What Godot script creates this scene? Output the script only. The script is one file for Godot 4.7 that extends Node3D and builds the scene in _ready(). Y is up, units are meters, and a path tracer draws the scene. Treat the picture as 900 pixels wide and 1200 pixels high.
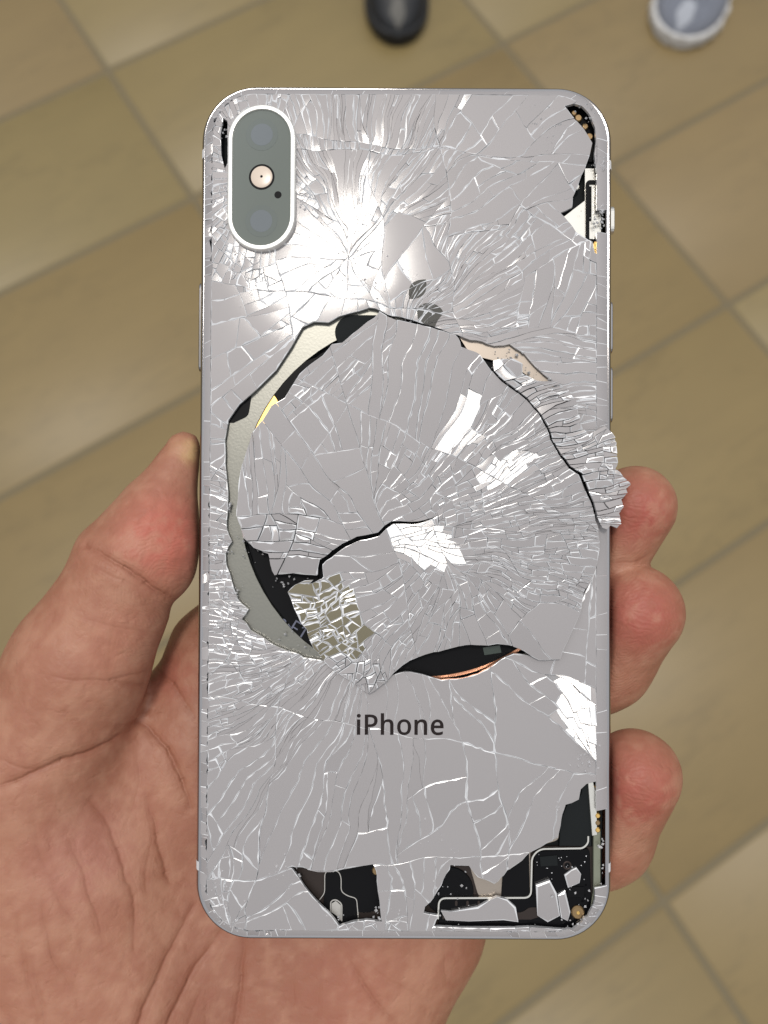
extends Node3D
# A shattered phone held in a left hand over a floor of wood-look tiles.
# Phone and hand are modelled in millimetres in the phone's own frame: x right, y towards the camera bump's end, z out of its back.

const MM := 0.001
const HALF_W := 35.65
const HALF_H := 73.35
const EYE := Vector3(0, 1.0585, 0)

var rng := RandomNumberGenerator.new()
var warp_wide := FastNoiseLite.new()
var warp_fine := FastNoiseLite.new()
var lump := FastNoiseLite.new()
var used := {}
var eye_local: Vector3
var sun_local: Vector3
var phone_frame: Transform3D
var shards := []          # every shard of the back glass, before it becomes a mesh

# ------------------------------------------------------------------ helpers
func numbered(called: String) -> String:
	if not used.has(called):
		used[called] = 0
		return called
	used[called] += 1
	return "%s_%03d" % [called, used[called]]

func tag(o: Node, label: String, category := "", group := "", kind := "") -> void:
	if label: o.set_meta("label", label)
	if category: o.set_meta("category", category)
	if group: o.set_meta("group", group)
	if kind: o.set_meta("kind", kind)

func thing(called: String, where: Transform3D) -> Node3D:
	var o := Node3D.new()
	o.name = numbered(called)
	add_child(o, true)
	o.transform = where
	return o

func part(called: String, mesh: Mesh, mats: Array, parent: Node, counted := {}) -> MeshInstance3D:
	var o := MeshInstance3D.new()
	o.mesh = mesh
	var n: int = parent.get_meta("n_" + called, 0)
	parent.set_meta("n_" + called, n + 1)
	o.name = called if n == 0 else "%s_%03d" % [called, n]
	for k in mini(mats.size(), mesh.get_surface_count()):
		o.set_surface_override_material(k, mats[k])
	parent.add_child(o, true)
	return o

func mat(c: Color, rough := 0.5, metal := 0.0) -> StandardMaterial3D:
	var m := StandardMaterial3D.new()
	m.albedo_color = c.linear_to_srgb()
	m.roughness = rough
	m.metallic = metal
	return m

# One growing triangle list per material.
class Soup:
	var v := PackedVector3Array()
	var n := PackedVector3Array()
	var c := PackedColorArray()
	func tri(a: Vector3, b: Vector3, d: Vector3, na: Vector3, nb: Vector3, nd: Vector3, col := Color.WHITE) -> void:
		var face := (b - a).cross(d - a)
		if face.dot(na + nb + nd) > 0.0:
			v.append(a); v.append(d); v.append(b)
			n.append(na); n.append(nd); n.append(nb)
		else:
			v.append(a); v.append(b); v.append(d)
			n.append(na); n.append(nb); n.append(nd)
		c.append(col); c.append(col); c.append(col)
	func flat(a: Vector3, b: Vector3, d: Vector3, out: Vector3, col := Color.WHITE) -> void:
		var f := (b - a).cross(d - a).normalized()
		if f.dot(out) < 0.0: f = -f
		tri(a, b, d, f, f, f, col)
	func quad(a: Vector3, b: Vector3, d: Vector3, e: Vector3, na: Vector3, nb: Vector3, nd: Vector3, ne: Vector3, col := Color.WHITE) -> void:
		tri(a, b, d, na, nb, nd, col)
		tri(a, d, e, na, nd, ne, col)

func bake(soups: Array) -> ArrayMesh:
	var m := ArrayMesh.new()
	for s: Soup in soups:
		if s.v.is_empty(): continue
		var verts := PackedVector3Array()
		verts.resize(s.v.size())
		for i in s.v.size(): verts[i] = s.v[i] * MM
		var a := []
		a.resize(Mesh.ARRAY_MAX)
		a[Mesh.ARRAY_VERTEX] = verts
		a[Mesh.ARRAY_NORMAL] = s.n
		a[Mesh.ARRAY_COLOR] = s.c
		m.add_surface_from_arrays(Mesh.PRIMITIVE_TRIANGLES, a)
	return m

# Sheet units (the grid the back glass was measured in) to millimetres.
func P(x: float, y: float) -> Vector2:
	return Vector2((x - 475.0) / 6.76, (601.0 - y) / 6.76)

func pts(flat: Array) -> PackedVector2Array:
	var out := PackedVector2Array()
	for i in range(0, flat.size(), 2): out.append(Vector2(flat[i], flat[i + 1]))
	return out

func to_mm(p: PackedVector2Array) -> PackedVector2Array:
	var out := PackedVector2Array()
	for q in p: out.append(P(q.x, q.y))
	return out

func outline(inset: float, per_corner := 10) -> PackedVector2Array:   # the rounded rectangle of the body, in mm, anticlockwise
	var out := PackedVector2Array()
	var r: float = maxf(9.8 - inset, 0.5)
	var w := HALF_W - inset - r
	var h := HALF_H - inset - r
	for k in 4:
		var cx: float = [w, -w, -w, w][k]
		var cy: float = [h, h, -h, -h][k]
		for i in per_corner + 1:
			var a := (k + float(i) / per_corner) * PI / 2
			out.append(Vector2(cx + cos(a) * r, cy + sin(a) * r))
	return out

func stadium(c: Vector2, r: float, half: float, n := 18) -> PackedVector2Array:
	var out := PackedVector2Array()
	for i in n + 1:
		var a := PI * i / n
		out.append(c + Vector2(cos(a) * r, half + sin(a) * r))
	for i in n + 1:
		var a := PI + PI * i / n
		out.append(c + Vector2(cos(a) * r, -half + sin(a) * r))
	return out

func circle(c: Vector2, r: float, n := 32) -> PackedVector2Array:
	var out := PackedVector2Array()
	for i in n: out.append(c + Vector2(cos(TAU * i / n), sin(TAU * i / n)) * r)
	return out

func area(p: PackedVector2Array) -> float:
	var s := 0.0
	for i in p.size(): s += p[i].cross(p[(i + 1) % p.size()])
	return s * 0.5

func middle(p: PackedVector2Array) -> Vector2:
	var c := Vector2()
	var s := 0.0
	for i in p.size():
		var q := p[(i + 1) % p.size()]
		var k := p[i].cross(q)
		c += (p[i] + q) * k
		s += k
	if absf(s) < 1e-6: return p[0]
	return c / (3.0 * s)

func inward(p: PackedVector2Array, d: float) -> PackedVector2Array:   # p anticlockwise; each corner moves in along its own bisector
	var out := PackedVector2Array()
	var n := p.size()
	for i in n:
		var a := (p[i] - p[(i + n - 1) % n]).normalized()
		var b := (p[(i + 1) % n] - p[i]).normalized()
		var na := Vector2(-a.y, a.x)
		var nb := Vector2(-b.y, b.x)
		var m := na + nb
		var l := m.length_squared()
		out.append(p[i] + (m / maxf(l, 0.8)) * 2.0 * d if l > 1e-6 else p[i])
	return out

func v3(p: Vector2, z: float) -> Vector3:
	return Vector3(p.x, p.y, z)

# A plate cut to an outline (mm), its rim chamfered.
func within(p: PackedVector2Array) -> PackedVector2Array:
	var q := Geometry2D.intersect_polygons(p, outline(2.0))
	return q[0] if q else p

func plate(p: PackedVector2Array, low: float, high: float, chamfer := 0.08, s: Soup = null, col := Color.WHITE) -> Soup:
	if s == null: s = Soup.new()
	if area(p) < 0: p.reverse()
	var q := inward(p, chamfer)
	var idx := Geometry2D.triangulate_polygon(p)
	var up := Vector3.BACK
	for i in range(0, idx.size(), 3):
		s.tri(v3(q[idx[i]], high), v3(q[idx[i + 1]], high), v3(q[idx[i + 2]], high), up, up, up, col)
		s.tri(v3(p[idx[i]], low), v3(p[idx[i + 1]], low), v3(p[idx[i + 2]], low), -up, -up, -up, col)
	for i in p.size():
		var j := (i + 1) % p.size()
		var e := (p[j] - p[i]).normalized()
		var o := Vector3(e.y, -e.x, 0)
		var b := (o + up).normalized()
		s.quad(v3(p[i], low), v3(p[j], low), v3(p[j], high - chamfer), v3(p[i], high - chamfer), o, o, o, o, col)
		s.quad(v3(p[i], high - chamfer), v3(p[j], high - chamfer), v3(q[j], high), v3(q[i], high), b, b, b, b, col)
	return s

# A closed outline swept through (inset, z) steps; normals come from the steps.
func sweep(rings: Array, zs: Array, s: Soup = null, col := Color.WHITE) -> Soup:
	if s == null: s = Soup.new()
	var m := rings.size()
	var n: int = rings[0].size()
	var nor := []
	for k in m:
		var row := PackedVector3Array()
		for i in n:
			var a: Vector2 = rings[k][(i + n - 1) % n]
			var b: Vector2 = rings[k][(i + 1) % n]
			var along := v3(b - a, 0)
			var k0 := maxi(k - 1, 0)
			var k1 := mini(k + 1, m - 1)
			var across := v3(rings[k1][i], zs[k1]) - v3(rings[k0][i], zs[k0])
			row.append(along.cross(across).normalized())
		nor.append(row)
	for k in m - 1:
		for i in n:
			var j := (i + 1) % n
			s.quad(v3(rings[k][i], zs[k]), v3(rings[k][j], zs[k]), v3(rings[k + 1][j], zs[k + 1]), v3(rings[k + 1][i], zs[k + 1]), nor[k][i], nor[k][j], nor[k + 1][j], nor[k + 1][i], col)
	return s

func disc(c: Vector2, r: float, low: float, high: float, chamfer := 0.06, s: Soup = null, n := 32) -> Soup:
	return plate(circle(c, r, n), low, high, chamfer, s)

# A band of even width along an open line, as a thin raised strip.
func strip(line: PackedVector2Array, width: float, low: float, high: float, s: Soup = null) -> Soup:
	if s == null: s = Soup.new()
	var l := PackedVector2Array()
	var r := PackedVector2Array()
	for i in line.size():
		var d := (line[mini(i + 1, line.size() - 1)] - line[maxi(i - 1, 0)]).normalized()
		var o := Vector2(-d.y, d.x) * width * 0.5
		l.append(line[i] + o)
		r.append(line[i] - o)
	r.reverse()
	l.append_array(r)
	return plate(l, low, high, 0.02, s)

func rounded(line: PackedVector2Array, r: float, n := 5) -> PackedVector2Array:   # an open line with its corners rounded
	var out := PackedVector2Array([line[0]])
	for i in range(1, line.size() - 1):
		var a := (line[i - 1] - line[i])
		var b := (line[i + 1] - line[i])
		var q := minf(r, minf(a.length(), b.length()) * 0.49)
		var p0 := line[i] + a.normalized() * q
		var p1 := line[i] + b.normalized() * q
		for k in n + 1:
			var t := float(k) / n
			out.append(p0.lerp(line[i], t).lerp(line[i].lerp(p1, t), t))
	out.append(line[line.size() - 1])
	return out

# ------------------------------------------------------------------ breaking the glass
# A zone says how the glass broke round (x, y): cracks run away from (fx, fy); a piece is about wr long and wt wide.
func zone(x: float, y: float, reach: float, fx: float, fy: float, wr: float, wt: float) -> Dictionary:
	return {"at": Vector2(x, y), "reach": reach, "from": Vector2(fx, fy), "wr": wr, "wt": wt}

func zone_at(zones: Array, p: Vector2) -> Dictionary:
	var best: Dictionary = zones[0]
	var least := INF
	for z in zones:
		var d: float = p.distance_squared_to(z.at) / (z.reach * z.reach)
		if d < least:
			least = d
			best = z
	return best

func halves(p: PackedVector2Array, at: Vector2, along: Vector2) -> Array:
	var d := along.normalized() * 3000.0
	var o := Vector2(-d.y, d.x)
	var out := []
	for s in [1.0, -1.0]:
		for q in Geometry2D.intersect_polygons(p, PackedVector2Array([at - d, at + d, at + d + o * s, at - d + o * s])):
			if not Geometry2D.is_polygon_clockwise(q) or true:
				out.append(q)
	return out

func shatter(p: PackedVector2Array, zones: Array, out: Array, depth := 0) -> void:
	var c := middle(p)
	var z := zone_at(zones, c)
	var e: Vector2 = (c - z.from)
	e = e.normalized() if e.length() > 1.0 else Vector2.RIGHT
	var t := Vector2(-e.y, e.x)
	var r0 := INF
	var r1 := -INF
	var t0 := INF
	var t1 := -INF
	for q in p:
		var a := (q - c).dot(e)
		var b := (q - c).dot(t)
		r0 = minf(r0, a); r1 = maxf(r1, a)
		t0 = minf(t0, b); t1 = maxf(t1, b)
	var lr := (r1 - r0) / float(z.wr)
	var lt := (t1 - t0) / float(z.wt)
	var stop := rng.randf_range(0.6, 2.0)
	if depth > 16 or maxf(lr, lt) < stop:
		out.append(p)
		return
	var cut: Array
	if lt >= lr * rng.randf_range(0.75, 1.3):
		var at := c + t * (t1 - t0) * rng.randf_range(-0.2, 0.2)
		var dir: Vector2 = (at - z.from).normalized().rotated(rng.randfn(0.0, 0.07))
		cut = halves(p, at, dir)
	else:
		var at := c + e * (r1 - r0) * rng.randf_range(-0.22, 0.22)
		cut = halves(p, at, t.rotated(rng.randfn(0.0, 0.38)))
	if cut.size() < 2:
		out.append(p)
		return
	for q in cut:
		if absf(area(q)) > 5.0: shatter(q, zones, out, depth + 1)

func bend(p: Vector2, keep: Vector4) -> Vector2:   # cracks wander; nothing moves close to the edge kept straight
	var inside := minf(minf(p.x - keep.x, keep.z - p.x), minf(p.y - keep.y, keep.w - p.y))
	var k := smoothstep(0.0, 30.0, inside)
	k *= smoothstep(60.0, 150.0, p.distance_to(Vector2(340, 460)))
	if keep.x > 0.0:
		var r := Vector2(p.x - 307.8, maxf(absf(p.y - 219.0) - 45.0, 0.0)).length()
		k *= smoothstep(36.0, 62.0, r)
	var d := Vector2(warp_wide.get_noise_2d(p.x, p.y), warp_wide.get_noise_2d(p.x + 900.0, p.y + 300.0)) * 6.5
	d += Vector2(warp_fine.get_noise_2d(p.x, p.y), warp_fine.get_noise_2d(p.x + 500.0, p.y - 700.0)) * 1.1
	return p + d * k

func curved(p: PackedVector2Array, keep: Vector4, step := 6.0) -> PackedVector2Array:
	var out := PackedVector2Array()
	for i in p.size():
		var a := p[i]
		var b := p[(i + 1) % p.size()]
		var n := clampi(int(a.distance_to(b) / step), 1, 24)
		for k in n:
			out.append(bend(a.lerp(b, float(k) / n), keep))
	return out

# Where plates lean so that they mirror the bright sky back: centre, full reach, end of reach (sheet units).
var glints := []

func lean(p: Vector2, base: Vector2) -> Vector2:   # slope of a shard's face at p (sheet units)
	var s := base
	for g in glints:
		var rel: Vector2 = (p - g.at).rotated(-g.turn)
		rel.x /= g.long
		var w := 1.0 - smoothstep(g.full, g.end, rel.length())
		if w > 0.0:
			var m := P(g.at.x, g.at.y).lerp(P(p.x, p.y), 0.8)
			var at := Vector3(m.x, m.y, 0)
			var h := ((eye_local - at).normalized() + sun_local).normalized()
			s = s.lerp(Vector2(-h.x / h.z, -h.y / h.z), w)
	return s

func add_shard(poly: PackedVector2Array, z0: float, base: Vector2, wobble: float, gap: float, bevel: float, look: String, dome := 0.02, lift := 0.12) -> void:
	var p := to_mm(poly)
	if area(p) < 0: p.reverse()
	var a := area(p)
	if a < 0.08 or p.size() < 3: return
	var round_ := 0.0
	for i in p.size(): round_ += p[i].distance_to(p[(i + 1) % p.size()])
	var slim := 2.0 * a / round_
	var calm := 1.0
	for g in glints:
		var rel: Vector2 = (middle(poly) - g.at).rotated(-g.turn)
		rel.x /= g.long
		if rel.length() < g.end: calm = 0.3
	var s := lean(middle(poly), base) + Vector2(rng.randfn(0.0, wobble), rng.randfn(0.0, wobble)) * calm
	shards.append({
		"p": p, "area": a, "z": z0 + rng.randfn(0.0, lift * 0.5), "slope": s, "gap": minf(gap, slim * 0.22), "bevel": minf(bevel, slim * 0.4), "look": look,
		"dome": dome * rng.randf_range(0.2, 1.6), "tone": rng.randf_range(0.94, 1.05), "mid": middle(p),
		"steep": rng.randf_range(0.12, 0.65), "edge": rng.randf_range(0.72, 1.0), "seed": rng.randf() * 900.0,
	})

func shard_mesh(d: Dictionary, top: Soup, edge: Soup, thick := 0.7) -> void:
	var p: PackedVector2Array = inward(d.p, d.gap * 0.5)
	if Geometry2D.triangulate_polygon(p).is_empty(): p = d.p
	var q := PackedVector2Array()
	var wide := inward(p, 1.0)
	for i in p.size():
		var k := 0.5 + 0.9 * warp_fine.get_noise_2d(p[i].x * 60.0 + d.seed, p[i].y * 60.0)
		q.append(p[i] + (wide[i] - p[i]) * d.bevel * clampf(k * k * 2.4, 0.12, 1.6))
	var idx := Geometry2D.triangulate_polygon(q)
	if idx.is_empty():
		q = p
		idx = Geometry2D.triangulate_polygon(q)
		if idx.is_empty(): return
	d.face = q
	var c: Vector2 = d.mid
	var s: Vector2 = d.slope
	var zq := PackedFloat32Array()
	var zp := PackedFloat32Array()
	var nq := PackedVector3Array()
	for i in p.size():
		zq.append(d.z + s.dot(q[i] - c))
		zp.append(d.z + s.dot(p[i] - c) - p[i].distance_to(q[i]) * d.steep)
		var o: Vector2 = (q[i] - c)
		o = o.normalized() * d.dome * minf(o.length() / 2.0, 1.0)
		nq.append(Vector3(-s.x + o.x, -s.y + o.y, 1.0).normalized())
	var col := Color(d.tone, d.tone, d.tone)
	for i in range(0, idx.size(), 3):
		var i0 := idx[i]
		var i1 := idx[i + 1]
		var i2 := idx[i + 2]
		top.tri(v3(q[i0], zq[i0]), v3(q[i1], zq[i1]), v3(q[i2], zq[i2]), nq[i0], nq[i1], nq[i2], col)
	var low: float = d.z - thick
	var rough := Color(d.edge, d.edge, d.edge)
	for i in p.size():
		var j := (i + 1) % p.size()
		var e := (p[j] - p[i]).normalized()
		var o := Vector3(e.y, -e.x, 0)
		var b := (o * float(d.steep) + Vector3(-s.x, -s.y, 1)).normalized()
		edge.quad(v3(p[i], zp[i]), v3(p[j], zp[j]), v3(q[j], zq[j]), v3(q[i], zq[i]), b, b, b, b, rough)
		edge.quad(v3(p[i], low), v3(p[j], low), v3(p[j], zp[j]), v3(p[i], zp[i]), o, o, o, o, rough)

# ------------------------------------------------------------------ materials
var M := {}

func noise_texture(freq: float, octaves: int, size := 512, kind := FastNoiseLite.TYPE_SIMPLEX_SMOOTH, ramp: Gradient = null) -> NoiseTexture2D:
	var f := FastNoiseLite.new()
	f.noise_type = kind
	f.frequency = freq
	f.fractal_octaves = octaves
	f.seed = 5
	var t := NoiseTexture2D.new()
	t.width = size
	t.height = size
	t.seamless = true
	t.noise = f
	if ramp: t.color_ramp = ramp
	return t

func triplanar(m: StandardMaterial3D, scale: float) -> StandardMaterial3D:
	m.uv1_triplanar = true
	m.uv1_scale = Vector3.ONE * scale
	return m

func make_materials() -> void:
	M.silver = mat(Color(0.36, 0.342, 0.348), 0.48, 0.18)          # glass over a silver coat
	M.silver.vertex_color_use_as_albedo = true
	M.silver.clearcoat_enabled = true
	M.silver.clearcoat = 0.55
	M.silver.clearcoat_roughness = 0.11
	M.silver.metallic_specular = 0.2
	M.frost = mat(Color(0.84, 0.84, 0.86), 0.28, 0.45)                  # fresh broken edges
	M.frost.vertex_color_use_as_albedo = true
	M.backing = mat(Color(0.34, 0.335, 0.345), 0.5)
	M.bare = mat(Color(0.17, 0.145, 0.085), 0.3, 0.55)             # glass that has lost its coat, over the foil below
	M.bare.clearcoat_enabled = true
	M.bare.clearcoat = 1.0
	M.bare.clearcoat_roughness = 0.02
	M.steel = mat(Color(0.34, 0.33, 0.338), 0.12, 1.0)
	M.bright = mat(Color(0.70, 0.68, 0.63), 0.25, 0.9)
	M.plate = mat(Color(0.20, 0.198, 0.178), 0.36, 0.8)
	M.plate.heightmap_enabled = true
	M.plate.heightmap_texture = noise_texture(0.05, 3)
	M.plate.heightmap_scale = 0.0006
	triplanar(M.plate, 60.0)
	M.warm = mat(Color(0.36, 0.31, 0.265), 0.4, 0.7)
	M.black = mat(Color(0.006, 0.006, 0.007), 0.42)
	M.tape = mat(Color(0.014, 0.016, 0.017), 0.6)
	M.tape.heightmap_enabled = true
	M.tape.heightmap_texture = M.plate.heightmap_texture
	M.tape.heightmap_scale = 0.0012
	triplanar(M.tape, 90.0)
	M.gloss_black = mat(Color(0.005, 0.005, 0.006), 0.12)
	M.brown = mat(Color(0.045, 0.036, 0.033), 0.35, 0.3)
	M.gold = mat(Color(0.78, 0.50, 0.16), 0.3, 0.9)
	M.copper = mat(Color(0.62, 0.30, 0.18), 0.3, 0.9)
	M.bronze = mat(Color(0.30, 0.20, 0.10), 0.35, 0.8)
	M.trace = mat(Color(0.50, 0.48, 0.45), 0.35, 0.5)
	M.olive = mat(Color(0.24, 0.25, 0.19), 0.4, 0.5)
	M.green = mat(Color(0.035, 0.05, 0.04), 0.25)
	M.ink = mat(Color(0.022, 0.016, 0.016), 0.3)
	M.logo = mat(Color(0.09, 0.087, 0.08), 0.4)
	M.logo.metallic_specular = 0.25
	M.ring = mat(Color(0.93, 0.92, 0.89), 0.4, 0.7)
	M.antenna = mat(Color(0.56, 0.55, 0.56), 0.5)
	M.smoke = mat(Color(0.17, 0.19, 0.175), 0.05)
	M.lens = mat(Color(0.185, 0.205, 0.22), 0.05)
	M.lens_edge = mat(Color(0.165, 0.186, 0.176), 0.05)
	M.flash = mat(Color(0.72, 0.60, 0.50), 0.25)
	for k in ["black", "tape", "gloss_black", "brown", "ink"]: M[k].metallic_specular = 0.2
	M.print_grey = mat(Color(0.13, 0.14, 0.2), 0.6)

# ------------------------------------------------------------------ the place
func _ready() -> void:
	rng.seed = 20
	warp_wide.seed = 3
	warp_wide.frequency = 0.012
	warp_wide.fractal_octaves = 1
	warp_fine.seed = 8
	warp_fine.frequency = 0.05
	warp_fine.fractal_octaves = 2
	lump.seed = 11
	lump.frequency = 0.06
	lump.fractal_octaves = 3

	# the camera looks down past the hand to the floor
	var cam := Camera3D.new()
	cam.name = "camera"
	cam.fov = 65.5
	cam.near = 0.01
	cam.far = 400.0
	add_child(cam)
	var right := Vector3(0.99989704, 0.01369475, 0.00428509)
	var back := Vector3(-0.0143495, 0.95427294, 0.29859211)
	var cam_basis := Basis(right, back.cross(right), back).orthonormalized()
	cam.transform = Transform3D(cam_basis, EYE)
	var lens := CameraAttributesPhysical.new()
	lens.frustum_focal_length = 18.66
	lens.frustum_focus_distance = 0.1362
	lens.exposure_aperture = 10.5
	lens.frustum_near = 0.01
	lens.frustum_far = 400.0
	cam.attributes = lens
	phone_frame = Transform3D(cam_basis * Basis(Vector3.RIGHT, -0.014) * Basis(Vector3.BACK, -0.0049), EYE + cam_basis * Vector3(0.00363, 0.0003, -0.1356))
	eye_local = phone_frame.affine_inverse() * EYE / MM

	# light: thin cloud with the sun behind it, almost overhead
	var glare := P(376, 308)
	var to_eye := (eye_local - Vector3(glare.x, glare.y, 0)).normalized()
	sun_local = Vector3(-to_eye.x, -to_eye.y, to_eye.z)
	var sun := DirectionalLight3D.new()
	sun.name = "sun"
	sun.light_energy = 0.42
	sun.light_color = Color(1.0, 0.975, 0.94)
	sun.light_angular_distance = 10.0
	sun.shadow_enabled = true
	add_child(sun)
	sun.basis = Basis.looking_at(-(phone_frame.basis * sun_local), Vector3.RIGHT)
	var env := Environment.new()
	env.background_mode = Environment.BG_SKY
	var sky_look := ProceduralSkyMaterial.new()
	sky_look.sky_top_color = Color(0.98, 0.99, 1.0)
	sky_look.sky_energy_multiplier = 1.06
	sky_look.sky_horizon_color = Color(0.28, 0.275, 0.27)
	sky_look.sky_curve = 0.6
	sky_look.ground_bottom_color = Color(0.35, 0.32, 0.27)
	sky_look.ground_horizon_color = Color(0.5, 0.48, 0.44)
	sky_look.sun_angle_max = 40.0
	var cover := noise_texture(0.008, 4, 1024)
	sky_look.sky_cover = cover
	sky_look.sky_cover_modulate = Color(0.25, 0.25, 0.26, 0.5)
	var sky := Sky.new()
	sky.sky_material = sky_look
	env.sky = sky
	env.tonemap_mode = Environment.TONE_MAPPER_LINEAR
	env.tonemap_exposure = 1.0
	env.sdfgi_enabled = true
	env.ssao_enabled = true
	env.ssil_enabled = true
	var world := WorldEnvironment.new()
	world.name = "world"
	world.environment = env
	add_child(world)

	make_materials()
	build_floor()
	build_phone()
	build_hand()
	build_fragments()
	build_shoes()

# ------------------------------------------------------------------ floor
func grain_image() -> Image:
	var w := 1024
	var h := 512
	var im := Image.create(w, h, false, Image.FORMAT_RGB8)
	var a := FastNoiseLite.new()
	a.seed = 2
	a.frequency = 0.004
	a.fractal_octaves = 4
	a.domain_warp_enabled = true
	a.domain_warp_amplitude = 40.0
	a.domain_warp_frequency = 0.004
	var b := FastNoiseLite.new()
	b.seed = 9
	b.frequency = 0.02
	b.fractal_octaves = 3
	var c := FastNoiseLite.new()
	c.seed = 14
	c.frequency = 0.35
	for y in h:
		for x in w:
			var k := a.get_noise_2d(x * 0.8, y * 3.2)
			var wisp := pow(clampf(1.0 - absf(b.get_noise_2d(x * 0.22, y * 1.6)) * 4.0, 0.0, 1.0), 2.0) * clampf(a.get_noise_2d(x * 0.6 + 700.0, y * 1.2) * 2.0 + 0.15, 0.0, 1.0)
			var v := 1.0 + k * 0.022 - wisp * 0.07 + c.get_noise_2d(x * 0.25, y) * 0.03
			im.set_pixel(x, y, Color(0.514 * v, 0.445 * v, 0.292 * (v * 0.9 + 0.1)))
	return im

func build_floor() -> void:
	var root := Node3D.new()
	root.name = "floor"
	root.set_meta("kind", "structure")
	root.set_meta("label", "beige wood-look floor tiles with darker grout lines")
	add_child(root, true)
	root.rotation.y = deg_to_rad(32.118)
	var grout := mat(Color(0.17, 0.138, 0.083), 0.9)
	var bed := MeshInstance3D.new()
	bed.name = "grout"
	var sheet := PlaneMesh.new()
	sheet.size = Vector2(300, 300)
	bed.mesh = sheet
	bed.position.y = -0.0016
	bed.set_surface_override_material(0, grout)
	root.add_child(bed, true)
	var tex := ImageTexture.create_from_image(grain_image())
	var mats := []
	for k in 12:
		var m := StandardMaterial3D.new()
		var t := rng.randf_range(0.985, 1.012)
		m.albedo_color = Color(t, t * rng.randf_range(0.985, 1.01), t * rng.randf_range(0.985, 1.01))
		m.albedo_texture = tex
		m.roughness = 0.45
		m.uv1_offset = Vector3(rng.randf(), rng.randf(), 0)
		m.uv1_scale = Vector3(0.9 * (1 if k % 2 else -1), 0.85, 1)
		mats.append(m)
	var st := SurfaceTool.new()
	st.begin(Mesh.PRIMITIVE_TRIANGLES)
	var hx := 0.2955
	var hz := 0.1455
	var b := 0.0018
	var top := [Vector3(-hx + b, 0, -hz + b), Vector3(hx - b, 0, -hz + b), Vector3(hx - b, 0, hz - b), Vector3(-hx + b, 0, hz - b)]
	var mid := [Vector3(-hx, -0.0014, -hz), Vector3(hx, -0.0014, -hz), Vector3(hx, -0.0014, hz), Vector3(-hx, -0.0014, hz)]
	var put := func(ring: Array) -> void:
		for k in [0, 1, 2, 0, 2, 3]:
			var p: Vector3 = ring[k]
			st.set_uv(Vector2(p.x / 0.6 + 0.5, p.z / 0.3 + 0.5))
			st.add_vertex(p)
	put.call(top)
	for i in 4:
		var j := (i + 1) % 4
		put.call([mid[i], mid[j], top[j], top[i]])
		var d := Vector3(0, -0.006, 0)
		put.call([mid[i] + d, mid[j] + d, mid[j], mid[i]])
	st.generate_normals()
	var mesh := st.commit()
	for i in range(-5, 8):
		for j in range(-6, 13):
			var o := MeshInstance3D.new()
			o.name = "tile" if i == -5 and j == -6 else "tile_%03d" % ((i + 5) * 19 + j + 6)
			o.mesh = mesh
			o.set_surface_override_material(0, mats[rng.randi() % mats.size()])
			o.position = Vector3(-0.3878 + 0.6 * (i + 0.5), rng.randf_range(-0.0003, 0.0003), 0.3 * (j + 0.5) - 1.4733)
			root.add_child(o, true)

# ------------------------------------------------------------------ phone
func build_phone() -> void:
	var ph := thing("broken_phone", phone_frame)
	tag(ph, "silver phone lying back up in the hand, its back glass shattered", "phone")
	# steel band: about half round, from the screen's edge to the back glass
	var rings := []
	var zs := []
	for k in 15:
		var a := -PI / 2 + PI * k / 14.0
		rings.append(outline(0.95 * (1.0 - cos(a)), 14))
		zs.append(-3.85 + 3.6 * sin(a))
	rings.append(outline(1.4, 14))
	zs.append(-0.42)
	part("frame", bake([sweep(rings, zs)]), [M.steel], ph)
	part("screen", bake([plate(outline(1.1, 14), -7.75, -7.2, 0.3)]), [M.gloss_black], ph)
	part("inner_tray", bake([plate(outline(1.3, 14), -7.0, -2.6, 0.1)]), [M.tape], ph)
	# antenna breaks in the band
	for a in [[-HALF_W, 61.2], [HALF_W, 59.6], [-HALF_W, -60.5], [HALF_W, -60.5]]:
		var s := Soup.new()
		var sx := signf(a[0])
		for k in 12:
			var a0 := -PI / 2 + PI * k / 12.0
			var a1 := -PI / 2 + PI * (k + 1) / 12.0
			var p0 := Vector3(a[0] + sx * 0.02 - sx * 0.95 * (1.0 - cos(a0)), 0, -3.85 + 3.62 * sin(a0))
			var p1 := Vector3(a[0] + sx * 0.02 - sx * 0.95 * (1.0 - cos(a1)), 0, -3.85 + 3.62 * sin(a1))
			var n0 := Vector3(sx * cos(a0), 0, sin(a0)).normalized()
			var n1 := Vector3(sx * cos(a1), 0, sin(a1)).normalized()
			var u := Vector3(0, a[1] + 0.75, 0)
			var d := Vector3(0, a[1] - 0.75, 0)
			s.quad(p0 + d, p0 + u, p1 + u, p1 + d, n0, n0, n1, n1)
		part("antenna_band", bake([s]), [M.antenna], ph)
	# keys on the sides
	for b in [[1, 51.1, 4.9, 0.75], [1, 32.2, 9.2, 0.45], [1, 20.4, 9.8, 0.45], [-1, 31.9, 15.6, 0.42]]:
		var s := Soup.new()
		var x: float = b[0] * (HALF_W - 0.4)
		var h: float = b[2] * 0.5
		plate(stadium(Vector2(), 1.1, h - 1.1, 8), 0.0, 0.4 + b[3], 0.12, s)
		for i in s.v.size():
			var v := s.v[i]
			s.v[i] = Vector3(x + b[0] * v.z, b[1] + v.y, -3.6 - b[0] * v.x)
			var n := s.n[i]
			s.n[i] = Vector3(b[0] * n.z, n.y, -b[0] * n.x)
		var key := part("mute_switch" if b[2] < 5.0 else ("side_button" if b[0] < 0 else "volume_button"), bake([s]), [M.bright if b[2] < 5.0 else M.steel], ph)
	build_inside(ph)
	build_bump(ph)
	build_glass(ph)

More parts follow.
